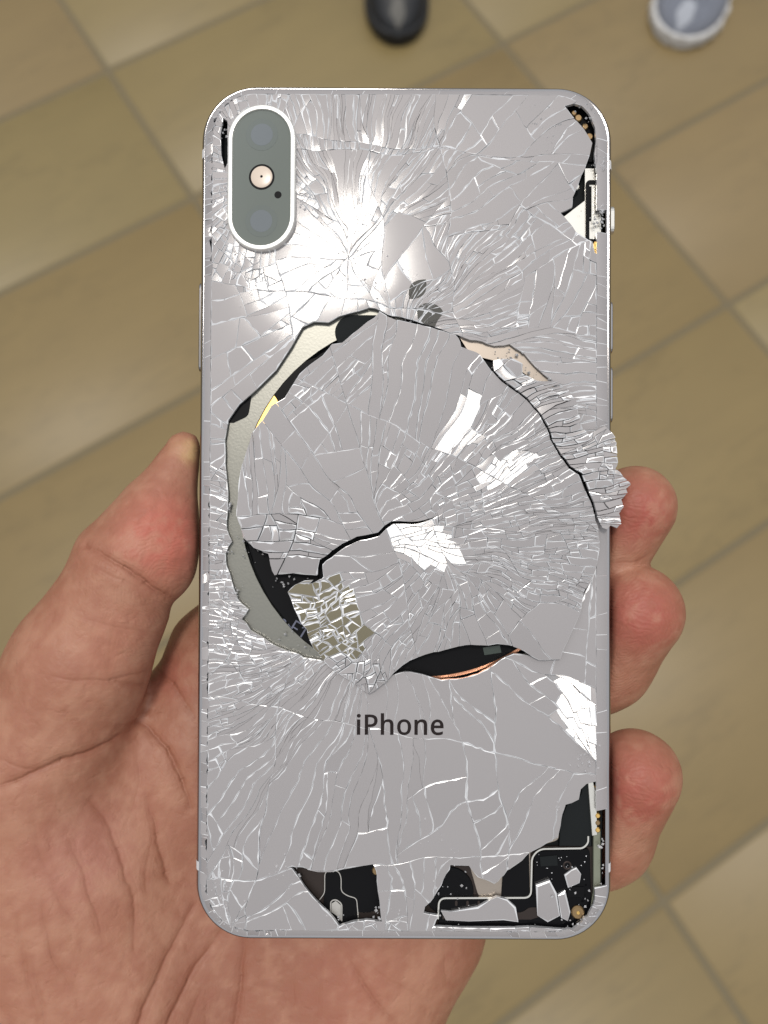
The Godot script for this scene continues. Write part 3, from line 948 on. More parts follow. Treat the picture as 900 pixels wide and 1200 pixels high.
func build_rim(ph: Node3D) -> void:
	var inner := sheet_inner()
	var outer := edge_line(1.1, 1.1, 1.1, 1.1, 8.7)
	var dense := []
	for k in inner.size():
		var j := (k + 1) % inner.size()
		var m := maxi(1, int(outer[k].distance_to(outer[j]) / 0.5))
		for i in m: dense.append([outer[k].lerp(outer[j], float(i) / m), inner[k].lerp(inner[j], float(i) / m)])
	var n := dense.size()
	var ragged := PackedFloat32Array()
	for k in n:
		var q: Vector2 = dense[k][1]
		ragged.append(warp_fine.get_noise_2d(q.x * 14.0, q.y * 14.0) * 0.5)
	var i := 0
	var skew0 := 0.0
	while i < n:
		var at: Vector2 = dense[i][0]
		var sheet := Vector2(475.0 + at.x * 6.76, 601.0 - at.y * 6.76)
		var crushed := sheet.x < 300 and (sheet.y < 330 or sheet.y > 560) or sheet.y > 1040 and sheet.x > 560 or sheet.x < 340 and sheet.y > 1040
		var gone := sheet.x > 650 and (sheet.y > 606 and sheet.y < 640 or sheet.y > 950 and sheet.y < 1040 or sheet.y > 130 and sheet.y < 320 and rng.randf() < 0.3)
		var length := rng.randi_range(1, 5) if crushed else rng.randi_range(4, 26)
		if sheet.x > 600 and sheet.y > 340 and sheet.y < 540: length = rng.randi_range(2, 6)
		var last := mini(i + length, n)
		var skew1 := rng.randf_range(-0.5, 0.5) if last < n else 0.0
		if not gone:
			var s := Soup.new()
			var e := Soup.new()
			var tip := rng.randfn(0.0, 0.16 if crushed else 0.03)
			var turn := rng.randfn(0.0, 0.12 if crushed else 0.012)
			var lift := rng.randfn(0.03, 0.08) if crushed else rng.randfn(0.0, 0.015)
			var ends := rng.randf_range(0.02, 0.16)
			var rows := []
			var nors := []
			for k in range(i, last + 1):
				var o: Vector2 = dense[k % n][0]
				var q: Vector2 = dense[k % n][1]
				var out := (o - q).normalized()
				var along := Vector2(out.y, -out.x)
				var reach := o.distance_to(q)
				q -= out * (ragged[k % n] * (1.0 if crushed else 0.15) - 0.02)
				var share := float(k - i) / (last - i)
				var row := PackedVector3Array()
				var nr := PackedVector3Array()
				for m in 7:
					var f := m / 6.0 * 0.97
					var p := q.lerp(o, f)
					p -= along * (lerpf(skew0, skew1, share) * (f - 0.5) * reach * 0.7 + (ends * 0.5 if k == i else (-ends * 0.5 if k == last else 0.0)))
					var drop := -0.36 * pow(maxf(1.0 - (1.0 - f) * reach / 2.2, 0.0), 2.2)
					row.append(v3(p, drop + lift - tip * (f - 0.5) * reach))
					var slope := 0.36 * 2.2 * pow(maxf(1.0 - (1.0 - f) * reach / 2.2, 0.0), 1.2) / 2.2 + tip
					nr.append(Vector3(out.x * slope + turn * out.y, out.y * slope - turn * out.x, 1.0).normalized())
				rows.append(row)
				nors.append(nr)
			var tone := rng.randf_range(0.94, 1.08)
			for k in rows.size() - 1:
				for m in 6:
					s.quad(rows[k][m], rows[k][m + 1], rows[k + 1][m + 1], rows[k + 1][m], nors[k][m], nors[k][m + 1], nors[k + 1][m + 1], nors[k + 1][m], Color(tone, tone, tone))
			var down := Vector3(0, 0, -0.6)
			for k in [0, rows.size() - 1]:
				for m in 6:
					var w: Vector3 = rows[k][m] - rows[rows.size() - 1 - k][m]
					e.flat(rows[k][m], rows[k][m + 1], rows[k][m + 1] + down, w)
					e.flat(rows[k][m], rows[k][m + 1] + down, rows[k][m] + down, w)
					# the worn lip of the break
					var lip: Vector3 = (w.normalized() * (0.05 + ends * 0.6)) + Vector3(0, 0, -0.06)
					e.flat(rows[k][m], rows[k][m + 1], rows[k][m + 1] + lip, Vector3.BACK)
					e.flat(rows[k][m], rows[k][m + 1] + lip, rows[k][m] + lip, Vector3.BACK)
			for k in rows.size() - 1:
				var w: Vector3 = rows[k][0] - rows[k][6]
				e.flat(rows[k][0], rows[k + 1][0], rows[k + 1][0] + down, w)
				e.flat(rows[k][0], rows[k + 1][0] + down, rows[k][0] + down, w)
			part("rim_shard", bake([s, e]), [M.silver, M.frost], ph)
		skew0 = skew1
		i = last

# ink under the glass, cut by the same cracks as the glass
func build_print(ph: Node3D) -> void:
	var t := TextMesh.new()
	var f := SystemFont.new()
	f.font_names = PackedStringArray(["Droid Sans"])
	var heavier := FontVariation.new()
	heavier.base_font = f
	heavier.variation_embolden = 0.45
	t.font = heavier
	t.text = "iPhone"
	t.font_size = 64
	t.pixel_size = 0.01
	t.depth = 0.0
	t.curve_step = 0.3
	var v: PackedVector3Array = t.get_mesh_arrays()[Mesh.ARRAY_VERTEX]
	var idx = t.get_mesh_arrays()[Mesh.ARRAY_INDEX]
	var lo := Vector2(INF, INF)
	var hi := -lo
	for p in v:
		lo = lo.min(Vector2(p.x, p.y))
		hi = hi.max(Vector2(p.x, p.y))
	var a := P(420.5, 859)
	var b := P(520, 834)
	var tris := []
	var order: Array = range(v.size()) if idx == null else Array(idx)
	for i in range(0, order.size(), 3):
		var tri := PackedVector2Array()
		for k in 3:
			var p := v[order[i + k]]
			tri.append(Vector2(remap(p.x, lo.x, hi.x, a.x, b.x), remap(p.y, lo.y, hi.y, a.y, b.y)))
		tris.append(tri)
	part("lettering", bake([inked(tris, 0.2, true)]), [M.ink], ph)
	# the visible top of the fruit emblem: its leaf and the shoulder below
	var leaf := PackedVector2Array()
	var l0 := P(478.5, 357)
	var l1 := P(497.5, 334)
	var mid := (l0 + l1) * 0.5
	var side := (l1 - l0).orthogonal()
	for k in 9: leaf.append(l0.lerp(mid + side * 0.62, k / 8.0).lerp((mid + side * 0.62).lerp(l1, k / 8.0), k / 8.0))
	for k in range(1, 8): leaf.append(l1.lerp(mid - side * 0.62, k / 8.0).lerp((mid - side * 0.62).lerp(l0, k / 8.0), k / 8.0))
	var body := to_mm(rounded(pts([489, 384, 487, 368, 494, 362, 502, 361, 512, 364, 519, 372, 511, 382, 508, 390]), 5.0))
	var fruit := []
	for shape in [leaf, body]:
		var ii := Geometry2D.triangulate_polygon(shape)
		for i in range(0, ii.size(), 3): fruit.append(PackedVector2Array([shape[ii[i]], shape[ii[i + 1]], shape[ii[i + 2]]]))
	part("emblem", bake([inked(fruit, 0.3)]), [M.logo], ph)

func inked(tris: Array, top := 0.2, whole := false) -> Soup:
	var s := Soup.new()
	var box := Rect2(tris[0][0], Vector2())
	for t in tris:
		for p in t: box = box.expand(p)
	for d in shards:
		if d.z > top or not box.grow(30.0).has_point(d.mid): continue
		if not d.has("face"): continue
		var face: PackedVector2Array = d.p if whole else d.face
		for t in tris:
			for q in Geometry2D.intersect_polygons(face, t):
				var ii := Geometry2D.triangulate_polygon(q)
				for i in range(0, ii.size(), 3):
					var three := []
					for k in 3:
						var p: Vector2 = q[ii[i + k]]
						three.append(v3(p, d.z + d.slope.dot(p - d.mid) + 0.012))
					var up := Vector3(-d.slope.x, -d.slope.y, 1).normalized()
					s.tri(three[0], three[1], three[2], up, up, up)
	return s

func build_crumbs(ph: Node3D) -> void:
	var s := Soup.new()
	var spots := [[250, 150, 18, 60], [252, 230, 14, 60], [285, 315, 30, 70], [350, 240, 10, 30], [300, 125, 30, 40], [256, 640, 16, 80], [268, 735, 18, 50], [700, 260, 8, 60], [700, 200, 7, 40], [690, 135, 12, 40], [704, 985, 5, 24], [704, 1010, 4, 10], [680, 1075, 22, 60], [690, 890, 12, 40], [270, 1070, 14, 60], [262, 1040, 14, 40], [455, 1068, 14, 30], [400, 770, 18, 50], [395, 1078, 10, 20], [340, 1016, 12, 20], [700, 560, 22, 60], [600, 430, 20, 30], [430, 320, 26, 40], [480, 378, 26, 40], [300, 640, 16, 40], [340, 672, 16, 30], [378, 444, 12, 30], [590, 436, 12, 26], [640, 470, 16, 40], [690, 600, 14, 40], [345, 765, 16, 24], [279, 700, 7, 30], [268, 600, 6, 30], [430, 800, 14, 40], [520, 1012, 30, 24], [650, 946, 10, 14], [470, 620, 30, 30], [640, 150, 20, 30]]
	var bounds := outline(1.7)
	for c in spots:
		for k in c[3]:
			var at := P(c[0] + rng.randfn(0.0, c[2] * 0.6), c[1] + rng.randfn(0.0, c[2] * 0.9))
			if not Geometry2D.is_point_in_polygon(at, bounds): continue
			var r := rng.randf_range(0.08, 0.34)
			var a := rng.randf() * TAU
			var z := rng.randf_range(0.0, 0.18)
			var top := v3(at, z + r * rng.randf_range(0.3, 0.9))
			var ring := []
			for i in 4: ring.append(v3(at + Vector2(r * rng.randf_range(0.5, 1.2), 0).rotated(a + i * 1.57), z - 0.25))
			for i in 4: s.flat(ring[i], ring[(i + 1) % 4], top, (ring[i] + ring[(i + 1) % 4]) * 0.5 - v3(at, z - 0.6))
	var o := part("glass_crumbs", bake([s]), [M.frost], ph)
	o.set_meta("kind", "stuff")

# ------------------------------------------------------------------ loose pieces in the bottom corner
func build_fragments() -> void:
	var list := [
		["broad grey four-sided glass fragment lying on the black module at the bottom right corner", [627, 1031, 643, 1025, 651, 1040, 655, 1066, 641, 1074, 629, 1066], -0.55, Vector2(0.03, 0.05)],
		["narrow upright glass sliver leaning beside the four-sided fragment", [652, 1042, 661, 1037, 667, 1062, 664, 1072, 656, 1068], -0.5, Vector2(-0.12, 0.02)],
		["small crumpled glass chip above the four-sided fragment, nearest the right side", [660, 1020, 668, 1014, 674, 1011, 679, 1018, 677, 1028, 664, 1034], -0.6, Vector2(0.1, -0.1)],
		["long flat glass fragment with a peaked top lying along the bottom edge", [518, 1061, 530, 1062, 560, 1056, 574, 1048, 582, 1044, 594, 1047, 604, 1056, 607, 1073, 590, 1071, 550, 1073, 524, 1072], -0.55, Vector2(0.02, 0.04)],
	]
	for f in list:
		var o := thing("glass_fragment", phone_frame)
		tag(o, f[0], "glass fragment", "loose glass fragments in the broken corner")
		shards.clear()
		add_shard(pts(f[1]), f[2], f[3], 0.0, 0.02, 0.2, "silver", 0.04, 0.0)
		var two := [Soup.new(), Soup.new()]
		shard_mesh(shards[0], two[0], two[1], 0.6)
		var top := [two[0]]
		part("pane", bake(top), [M.silver], o)
		part("broken_edge", bake([two[1]]), [M.frost], o)

# ------------------------------------------------------------------ hand
var bone_a := PackedVector3Array()
var bone_d := PackedVector3Array()
var bone_l := PackedFloat32Array()
var bone_ra := PackedFloat32Array()
var bone_rb := PackedFloat32Array()
var bone_g := PackedInt32Array()

func blend(a: float, b: float, k: float) -> float:
	var h := maxf(k - absf(a - b), 0.0) / k
	return minf(a, b) - h * h * k * 0.25

func body_box(p: Vector3) -> float:   # the phone that the hand closes on
	var q := Vector3(absf(p.x) - (HALF_W - 3.4), absf(p.y) - (HALF_H - 3.4), absf(p.z - 3.0) - 7.3)
	return Vector3(maxf(q.x, 0), maxf(q.y, 0), maxf(q.z, 0)).length() + minf(maxf(q.x, maxf(q.y, q.z)), 0.0) - 3.4

func hand_field(p: Vector3, live: PackedInt32Array) -> float:
	var palm := 1e3
	var thumb := 1e3
	var f1 := 1e3
	var f2 := 1e3
	var f3 := 1e3
	var f4 := 1e3
	for i in live:
		var w := p - bone_a[i]
		var d := bone_d[i]
		var h := clampf(w.dot(d) * bone_l[i], 0.0, 1.0)
		var dist := (w - d * h).length() - lerpf(bone_ra[i], bone_rb[i], h)
		match bone_g[i]:
			0: palm = blend(palm, dist, 9.0)
			5: thumb = blend(thumb, dist, 2.5)
			1: f1 = blend(f1, dist, 2.5)
			2: f2 = blend(f2, dist, 2.5)
			3: f3 = blend(f3, dist, 2.5)
			4: f4 = blend(f4, dist, 2.5)
	var base := blend(palm, thumb, 5.0)
	var r := base
	if f1 < 50.0: r = minf(r, blend(base, f1, 4.0))
	if f2 < 50.0: r = minf(r, blend(base, f2, 4.0))
	if f3 < 50.0: r = minf(r, blend(base, f3, 4.0))
	if f4 < 50.0: r = minf(r, blend(base, f4, 4.0))
	for c in carved:
		var w: Vector3 = p - c[0]
		var d: Vector3 = c[1] - c[0]
		r = -blend(-r, (w - d * clampf(w.dot(d) / d.length_squared(), 0.0, 1.0)).length() - float(c[2]), 1.0)
	return -blend(-r, body_box(p) - 0.12, 1.2)

var carved := [
	[Vector3(-36.86, -15.62, 8.00), Vector3(-41.12, -18.65, -12.00), 1.33],
]
var pads := [
	[Vector2(-38.05, -14.69), 17.63, 0.5],
	[Vector2(37.18, -6.03), 12.17, -0.6],
	[Vector2(37.61, -23.93), 13.60, -0.5],
	[Vector2(36.87, -52.17), 13.50, -0.5],
]

func build_hand() -> void:
	var bones := [
		[0, Vector3(-30.90, -163.90, -34.00), Vector3(-39.78, -51.94, -25.00), 20.00, 14.11],
		[0, Vector3(-39.78, -51.94, -25.00), Vector3(-40.69, -42.80, -23.00), 14.11, 12.24],
		[0, Vector3(-30.90, -163.90, -34.00), Vector3(-23.90, -39.15, -22.00), 20.00, 13.51],
		[0, Vector3(-30.90, -163.90, -34.00), Vector3(-7.01, -42.53, -22.00), 20.00, 13.18],
		[0, Vector3(-30.90, -163.90, -34.00), Vector3(1.47, -61.50, -23.00), 20.00, 12.58],
		[0, Vector3(-30.90, -163.90, -34.00), Vector3(-29.98, -211.10, -40.00), 20.00, 22.21],
		[0, Vector3(-0.88, -74.32, -25.00), Vector3(-22.92, -140.58, -28.00), 14.11, 17.53],
		[0, Vector3(1.53, -62.27, -25.00), Vector3(4.46, -82.06, -25.00), 12.39, 9.64],
		[0, Vector3(4.46, -82.06, -25.00), Vector3(-12.34, -104.87, -27.00), 9.64, 13.94],
		[0, Vector3(-58.88, -52.30, -16.00), Vector3(-43.07, -47.30, -21.00), 11.37, 10.74],
		[0, Vector3(-56.54, -67.64, -14.00), Vector3(-48.08, -115.54, -18.00), 14.75, 20.58],
		[0, Vector3(-72.58, -64.44, -14.00), Vector3(-59.37, -118.54, -22.00), 16.84, 20.27],
		[5, Vector3(-62.00, -117.04, -20.00), Vector3(-66.86, -46.80, -9.00), 20.01, 14.57],
		[5, Vector3(-66.86, -46.80, -9.00), Vector3(-57.13, -27.43, -5.00), 14.57, 11.75],
		[5, Vector3(-57.13, -27.43, -5.00), Vector3(-47.96, -11.01, -3.20), 11.75, 9.22],
		[5, Vector3(-47.96, -9.23, -3.20), Vector3(-43.44, -2.08, -3.00), 9.22, 6.98],
		[5, Vector3(-43.44, -2.08, -3.00), Vector3(-38.69, 10.44, -3.60), 6.98, 3.28],
		[5, Vector3(-44.63, -6.20, -2.00), Vector3(-42.68, -7.40, -2.40), 7.67, 6.80],
		[5, Vector3(-42.68, -7.40, -2.40), Vector3(-42.20, -9.79, -2.80), 6.80, 5.34],
		[1, Vector3(-40.79, -42.53, -22.00), Vector3(-35.44, -27.64, -19.00), 11.82, 9.28],
		[1, Vector3(-35.44, -27.64, -19.00), Vector3(-8.50, -0.30, -16.00), 9.28, 8.12],
		[1, Vector3(-8.50, -0.30, -16.00), Vector3(7.67, 20.68, -15.00), 8.12, 7.43],
		[2, Vector3(-23.77, -33.87, -21.00), Vector3(14.36, -26.47, -17.00), 12.08, 8.83],
		[2, Vector3(14.36, -26.47, -17.00), Vector3(35.23, -9.86, -13.00), 8.83, 8.60],
		[2, Vector3(35.23, -9.86, -13.00), Vector3(40.99, 0.91, -6.00), 8.60, 7.28],
		[3, Vector3(-6.99, -38.90, -21.00), Vector3(20.90, -37.92, -17.00), 12.08, 9.16],
		[3, Vector3(20.90, -37.92, -17.00), Vector3(36.82, -27.06, -13.00), 9.16, 9.24],
		[3, Vector3(36.82, -27.06, -13.00), Vector3(41.14, -17.75, -6.00), 9.24, 8.35],
		[4, Vector3(1.44, -54.35, -22.00), Vector3(21.23, -70.89, -19.00), 11.49, 8.29],
		[4, Vector3(21.23, -70.89, -19.00), Vector3(36.82, -59.23, -13.00), 8.29, 9.24],
		[4, Vector3(36.82, -59.23, -13.00), Vector3(40.67, -46.26, -5.00), 9.24, 7.99],
	]
	var creases := [
		[[Vector2(-53.00, -5.94), Vector2(-45.95, -9.61), Vector2(-42.84, -12.29), Vector2(-38.89, -15.82)], 0.53, 0.90],
		[[Vector2(-50.46, -9.89), Vector2(-45.95, -11.87), Vector2(-42.28, -14.41)], 0.38, 0.30],
		[[Vector2(-58.64, -26.82), Vector2(-48.77, -28.51), Vector2(-42.42, -27.52)], 0.45, 0.38],
		[[Vector2(-53.70, -17.23), Vector2(-45.95, -20.05), Vector2(-41.01, -21.74)], 0.45, 0.22],
		[[Vector2(-50.18, -14.41), Vector2(-51.31, -22.87)], 0.38, 0.12],
		[[Vector2(-47.36, -17.23), Vector2(-49.05, -27.10)], 0.38, 0.12],
		[[Vector2(-69.03, -45.65), Vector2(-63.22, -44.34), Vector2(-56.68, -41.72), Vector2(-50.14, -39.83), Vector2(-46.50, -36.63)], 0.60, 0.75],
		[[Vector2(-57.40, -41.87), Vector2(-48.68, -39.25)], 0.38, 0.38],
		[[Vector2(-66.13, -40.99), Vector2(-58.86, -43.17)], 0.38, 0.30],
		[[Vector2(-53.48, -49.71), Vector2(-49.35, -58.85), Vector2(-46.69, -67.11), Vector2(-45.96, -75.52)], 0.42, 0.45],
		[[Vector2(-45.38, -51.32), Vector2(-43.73, -57.76), Vector2(-42.23, -64.64), Vector2(-41.49, -66.88)], 0.45, 0.54],
		[[Vector2(-55.99, -55.75), Vector2(-52.30, -66.67), Vector2(-50.68, -73.30)], 0.36, 0.34],
		[[Vector2(-58.20, -62.98), Vector2(-54.95, -68.73)], 0.36, 0.33],
		[[Vector2(-63.36, -67.11), Vector2(-62.18, -76.40), Vector2(-59.67, -87.31)], 0.36, 0.30],
		[[Vector2(-61.15, -74.04), Vector2(-58.49, -87.31)], 0.36, 0.30],
		[[Vector2(-59.67, -65.04), Vector2(-58.20, -74.34), Vector2(-53.77, -81.41)], 0.36, 0.30],
		[[Vector2(-44.19, -57.82), Vector2(-45.22, -63.72), Vector2(-44.63, -68.14)], 0.33, 0.22],
		[[Vector2(-61.15, -53.39), Vector2(-58.94, -60.77)], 0.38, 0.21],
		[[Vector2(-47.87, -43.07), Vector2(-46.69, -47.49), Vector2(-47.87, -53.39)], 0.38, 0.22],
		[[Vector2(-60.85, -50.44), Vector2(-60.26, -55.61)], 0.33, 0.15],
		[[Vector2(-37.80, -71.10), Vector2(-42.72, -81.87), Vector2(-47.03, -92.65), Vector2(-49.80, -101.88)], 0.54, 0.67],
		[[Vector2(-32.77, -75.93), Vector2(-38.04, -83.53), Vector2(-42.38, -93.29), Vector2(-45.48, -102.59)], 0.54, 0.67],
		[[Vector2(-28.43, -76.55), Vector2(-29.20, -83.99), Vector2(-29.98, -93.29), Vector2(-29.98, -102.59)], 0.54, 0.67],
		[[Vector2(-9.96, -80.19), Vector2(-6.79, -84.94), Vector2(0.32, -94.43)], 0.54, 0.45],
		[[Vector2(-8.38, -79.40), Vector2(-0.47, -85.73), Vector2(5.86, -89.68)], 0.39, 0.22],
		[[Vector2(7.44, -80.19), Vector2(8.23, -87.31)], 0.39, 0.22],
		[[Vector2(-19.24, -79.89), Vector2(-20.02, -93.93)], 0.39, 0.21],
		[[Vector2(-36.18, -85.54), Vector2(-38.50, -93.29)], 0.39, 0.30],
		[[Vector2(-14.55, -81.45), Vector2(-15.80, -93.93)], 0.33, 0.15],
		[[Vector2(-24.70, -79.89), Vector2(-25.17, -92.37)], 0.33, 0.15],
		[[Vector2(-48.72, -37.44), Vector2(-42.45, -42.79), Vector2(-39.55, -48.44), Vector2(-37.87, -53.79)], 0.60, 0.90],
		[[Vector2(-47.93, -28.78), Vector2(-42.39, -31.94), Vector2(-37.64, -37.48)], 0.60, 0.60],
		[[Vector2(35.89, -9.21), Vector2(40.19, -8.92), Vector2(43.16, -6.98)], 0.45, 0.30],
		[[Vector2(43.42, -58.73), Vector2(38.11, -62.53)], 0.45, 0.15],
	]
	var blush_and_shade := [
		[Vector3(-39.60, -4.53, 4.00), 11.28, Color(0.500, 0.140, 0.100), 0.95],
		[Vector3(-36.43, 9.95, -1.00), 3.51, Color(0.600, 0.400, 0.190), 0.9],
		[Vector3(-39.24, 11.33, 0.00), 3.20, Color(0.450, 0.235, 0.130), 0.6],
		[Vector3(39.97, -0.30, 0.00), 9.01, Color(0.375, 0.092, 0.068), 0.95],
		[Vector3(39.97, -17.74, 0.00), 10.75, Color(0.375, 0.092, 0.068), 0.9],
		[Vector3(39.24, -46.81, 0.00), 10.75, Color(0.375, 0.092, 0.068), 0.9],
		[Vector3(-45.95, -22.87, 4.00), 10.58, Color(0.480, 0.210, 0.140), 0.7],
		[Vector3(-38.79, -60.15, -4.00), 5.98, Color(0.500, 0.265, 0.175), 0.5],
		[Vector3(-55.25, -59.29, -2.00), 13.27, Color(0.460, 0.205, 0.155), 0.7],
		[Vector3(-11.43, -86.13, -10.00), 14.05, Color(0.400, 0.140, 0.095), 0.5],
		[Vector3(-64.98, -87.08, -4.00), 8.98, Color(0.420, 0.200, 0.170), 0.5],
		[Vector3(-25.48, -89.25, -10.00), 26.53, Color(0.315, 0.135, 0.088), 0.75],  # lower palm toned a darker brown
		[Vector3(-64.10, -29.80, -2.00), 10.32, Color(0.350, 0.170, 0.105), 0.5],  # shade on the outer side of the thumb, put into its colour
		[Vector3(-41.31, -30.77, -14.00), 8.02, Color(0.460, 0.150, 0.110), 0.7],
	]
	var lo := Vector3(INF, INF, INF)
	var hi := -lo
	for b in bones:
		bone_g.append(b[0])
		bone_a.append(b[1])
		bone_d.append(b[2] - b[1])
		bone_l.append(1.0 / maxf((b[2] - b[1]).length_squared(), 1e-4))
		bone_ra.append(b[3])
		bone_rb.append(b[4])
		for k in 2:
			lo = lo.min(b[1 + k] - Vector3.ONE * (b[3 + k] + 2.0))
			hi = hi.max(b[1 + k] + Vector3.ONE * (b[3 + k] + 2.0))
	var cell := 0.75
	var side := 8
	var n := Vector3i(((hi - lo) / (cell * side)).ceil()) + Vector3i.ONE
	var where := {}        # cell number -> vertex number
	var mask := PackedInt32Array()
	var cells := PackedInt32Array()
	var verts := PackedVector3Array()
	var sy := n.x * side + 1
	var sz := sy * (n.y * side + 1)
	var grid := PackedFloat32Array()
	var m := side + 1
	grid.resize(m * m * m)
	var corner := PackedInt32Array([0, 1, m, m + 1, m * m, m * m + 1, m * m + m, m * m + m + 1])
	for bz in n.z:
		for by in n.y:
			for bx in n.x:
				var at := lo + Vector3(bx, by, bz) * cell * side
				var c := at + Vector3.ONE * cell * side * 0.5
				var near := 1e9
				var ds := PackedFloat32Array()
				for i in bone_g.size():
					var w := c - bone_a[i]
					var h := clampf(w.dot(bone_d[i]) * bone_l[i], 0.0, 1.0)
					var dist := (w - bone_d[i] * h).length() - lerpf(bone_ra[i], bone_rb[i], h)
					ds.append(dist)
					near = minf(near, dist)
				if near > 13.0: continue
				var live := PackedInt32Array()
				for i in ds.size():
					if ds[i] < maxf(near, -4.0) + 22.0: live.append(i)
				if hand_field(c, live) < -side * cell * 1.3: continue
				var k := 0
				for z in m:
					for y in m:
						for x in m:
							grid[k] = hand_field(at + Vector3(x, y, z) * cell, live)
							k += 1
				for z in side:
					for y in side:
						for x in side:
							var k0 := (z * m + y) * m + x
							var bits := 0
							for q in 8:
								if grid[k0 + corner[q]] < 0.0: bits |= 1 << q
							if bits == 0 or bits == 255: continue
							var sum := Vector3()
							var count := 0
							for q in 8:
								for ax in 3:
									if q & (1 << ax): continue
									var r := q | (1 << ax)
									if ((bits >> q) & 1) == ((bits >> r) & 1): continue
									var va := grid[k0 + corner[q]]
									var vb := grid[k0 + corner[r]]
									var t := va / (va - vb)
									var o := Vector3(q & 1, (q >> 1) & 1, (q >> 2) & 1)
									o[ax] += t
									sum += o
									count += 1
							var id := (bx * side + x) + (by * side + y) * sy + (bz * side + z) * sz
							where[id] = verts.size()
							cells.append(id)
							mask.append(bits)
							verts.append(at + (Vector3(x, y, z) + sum / count) * cell)
	var index := PackedInt32Array()
	var step := PackedInt32Array([1, sy, sz])
	for v in cells.size():
		for ax in 3:
			var a := mask[v] & 1
			var b := (mask[v] >> (1 << ax)) & 1
			if a == b: continue
			var u := step[(ax + 1) % 3]
			var w := step[(ax + 2) % 3]
			var id := cells[v]
			var i1: int = where.get(id - u, -1)
			var i2: int = where.get(id - u - w, -1)
			var i3: int = where.get(id - w, -1)
			if i1 < 0 or i2 < 0 or i3 < 0: continue
			if a:
				index.append_array([v, i2, i1, v, i3, i2])
			else:
				index.append_array([v, i1, i2, v, i2, i3])
	var smooth := func(times: int) -> void:
		for t in times:
			var sum := PackedVector3Array()
			var cnt := PackedFloat32Array()
			sum.resize(verts.size())
			cnt.resize(verts.size())
			for i in range(0, index.size(), 3):
				for k in 3:
					var p := index[i + k]
					var q := index[i + (k + 1) % 3]
					sum[p] += verts[q]
					cnt[p] += 1.0
					sum[q] += verts[p]
					cnt[q] += 1.0
			for i in verts.size():
				if cnt[i] > 0.0: verts[i] = verts[i].lerp(sum[i] / cnt[i], 0.5)
	smooth.call(2)
	var normals := mesh_normals(verts, index)
	# soft unevenness, deep folds, and tints for redness, pressed pale skin and painted shade
	var colors := PackedColorArray()
	colors.resize(verts.size())
	var uvs := PackedVector2Array()
	uvs.resize(verts.size())
	var skin := Color(0.40, 0.182, 0.117)
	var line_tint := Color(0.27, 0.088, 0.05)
	for i in verts.size():
		var p := verts[i]
		uvs[i] = Vector2((p.x - RELIEF_AT.x) / RELIEF_SIZE, (p.y - RELIEF_AT.y) / RELIEF_SIZE)
		var nz := normals[i].z
		var push := lump.get_noise_3dv(p) * 0.16 + lump.get_noise_3dv(p * 3.1) * 0.06
		var tint := skin
		for b in blush_and_shade:
			var w: float = 1.0 - smoothstep(0.15, 1.0, p.distance_to(b[0]) / b[1])
			if w > 0.0: tint = tint.lerp(b[2], w * b[3])
		var mottle := lump.get_noise_3dv(p * 1.6 + Vector3(90, 20, 5)) + 0.8 * lump.get_noise_3dv(p * 6.0 + Vector3(9, 50, 5))
		tint = tint.lerp(Color(0.49, 0.255, 0.17), clampf(mottle * 0.9, 0.0, 0.45)).lerp(Color(0.33, 0.125, 0.08), clampf(-mottle * 0.85, 0.0, 0.42))
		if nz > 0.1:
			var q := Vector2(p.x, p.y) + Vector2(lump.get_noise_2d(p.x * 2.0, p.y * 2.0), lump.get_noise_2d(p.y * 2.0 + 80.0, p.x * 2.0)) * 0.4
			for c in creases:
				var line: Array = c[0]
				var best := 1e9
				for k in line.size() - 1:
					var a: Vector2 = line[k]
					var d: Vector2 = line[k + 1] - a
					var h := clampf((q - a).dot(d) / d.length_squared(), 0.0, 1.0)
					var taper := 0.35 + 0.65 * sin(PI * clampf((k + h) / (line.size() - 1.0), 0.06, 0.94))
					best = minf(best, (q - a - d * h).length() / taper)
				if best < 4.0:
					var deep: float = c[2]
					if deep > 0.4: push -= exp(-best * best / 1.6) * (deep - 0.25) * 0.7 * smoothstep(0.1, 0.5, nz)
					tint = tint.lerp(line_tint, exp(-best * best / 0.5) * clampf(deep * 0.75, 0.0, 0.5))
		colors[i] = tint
		verts[i] += normals[i] * push
	normals = mesh_normals(verts, index)
	for i in verts.size(): verts[i] *= MM
	var arrays := []
	arrays.resize(Mesh.ARRAY_MAX)
	arrays[Mesh.ARRAY_VERTEX] = verts
	arrays[Mesh.ARRAY_NORMAL] = normals
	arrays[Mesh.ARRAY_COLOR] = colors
	arrays[Mesh.ARRAY_TEX_UV] = uvs
	arrays[Mesh.ARRAY_INDEX] = index
	var mesh := ArrayMesh.new()
	mesh.add_surface_from_arrays(Mesh.PRIMITIVE_TRIANGLES, arrays)
	var m_skin := mat(Color(1, 1, 1), 0.5)
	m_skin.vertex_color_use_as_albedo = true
	m_skin.metallic_specular = 0.42
	m_skin.subsurf_scatter_enabled = true
	m_skin.subsurf_scatter_strength = 0.03
	m_skin.heightmap_enabled = true
	m_skin.heightmap_texture = skin_relief(creases)
	m_skin.heightmap_scale = 0.1
	var o := MeshInstance3D.new()
	o.name = numbered("hand")
	o.mesh = mesh
	o.set_surface_override_material(0, m_skin)
	o.transform = phone_frame
	add_child(o, true)
	tag(o, "bare left hand holding the shattered phone, thumb at its left, three fingertips at its right", "hand")
	print("hand vertices ", verts.size())

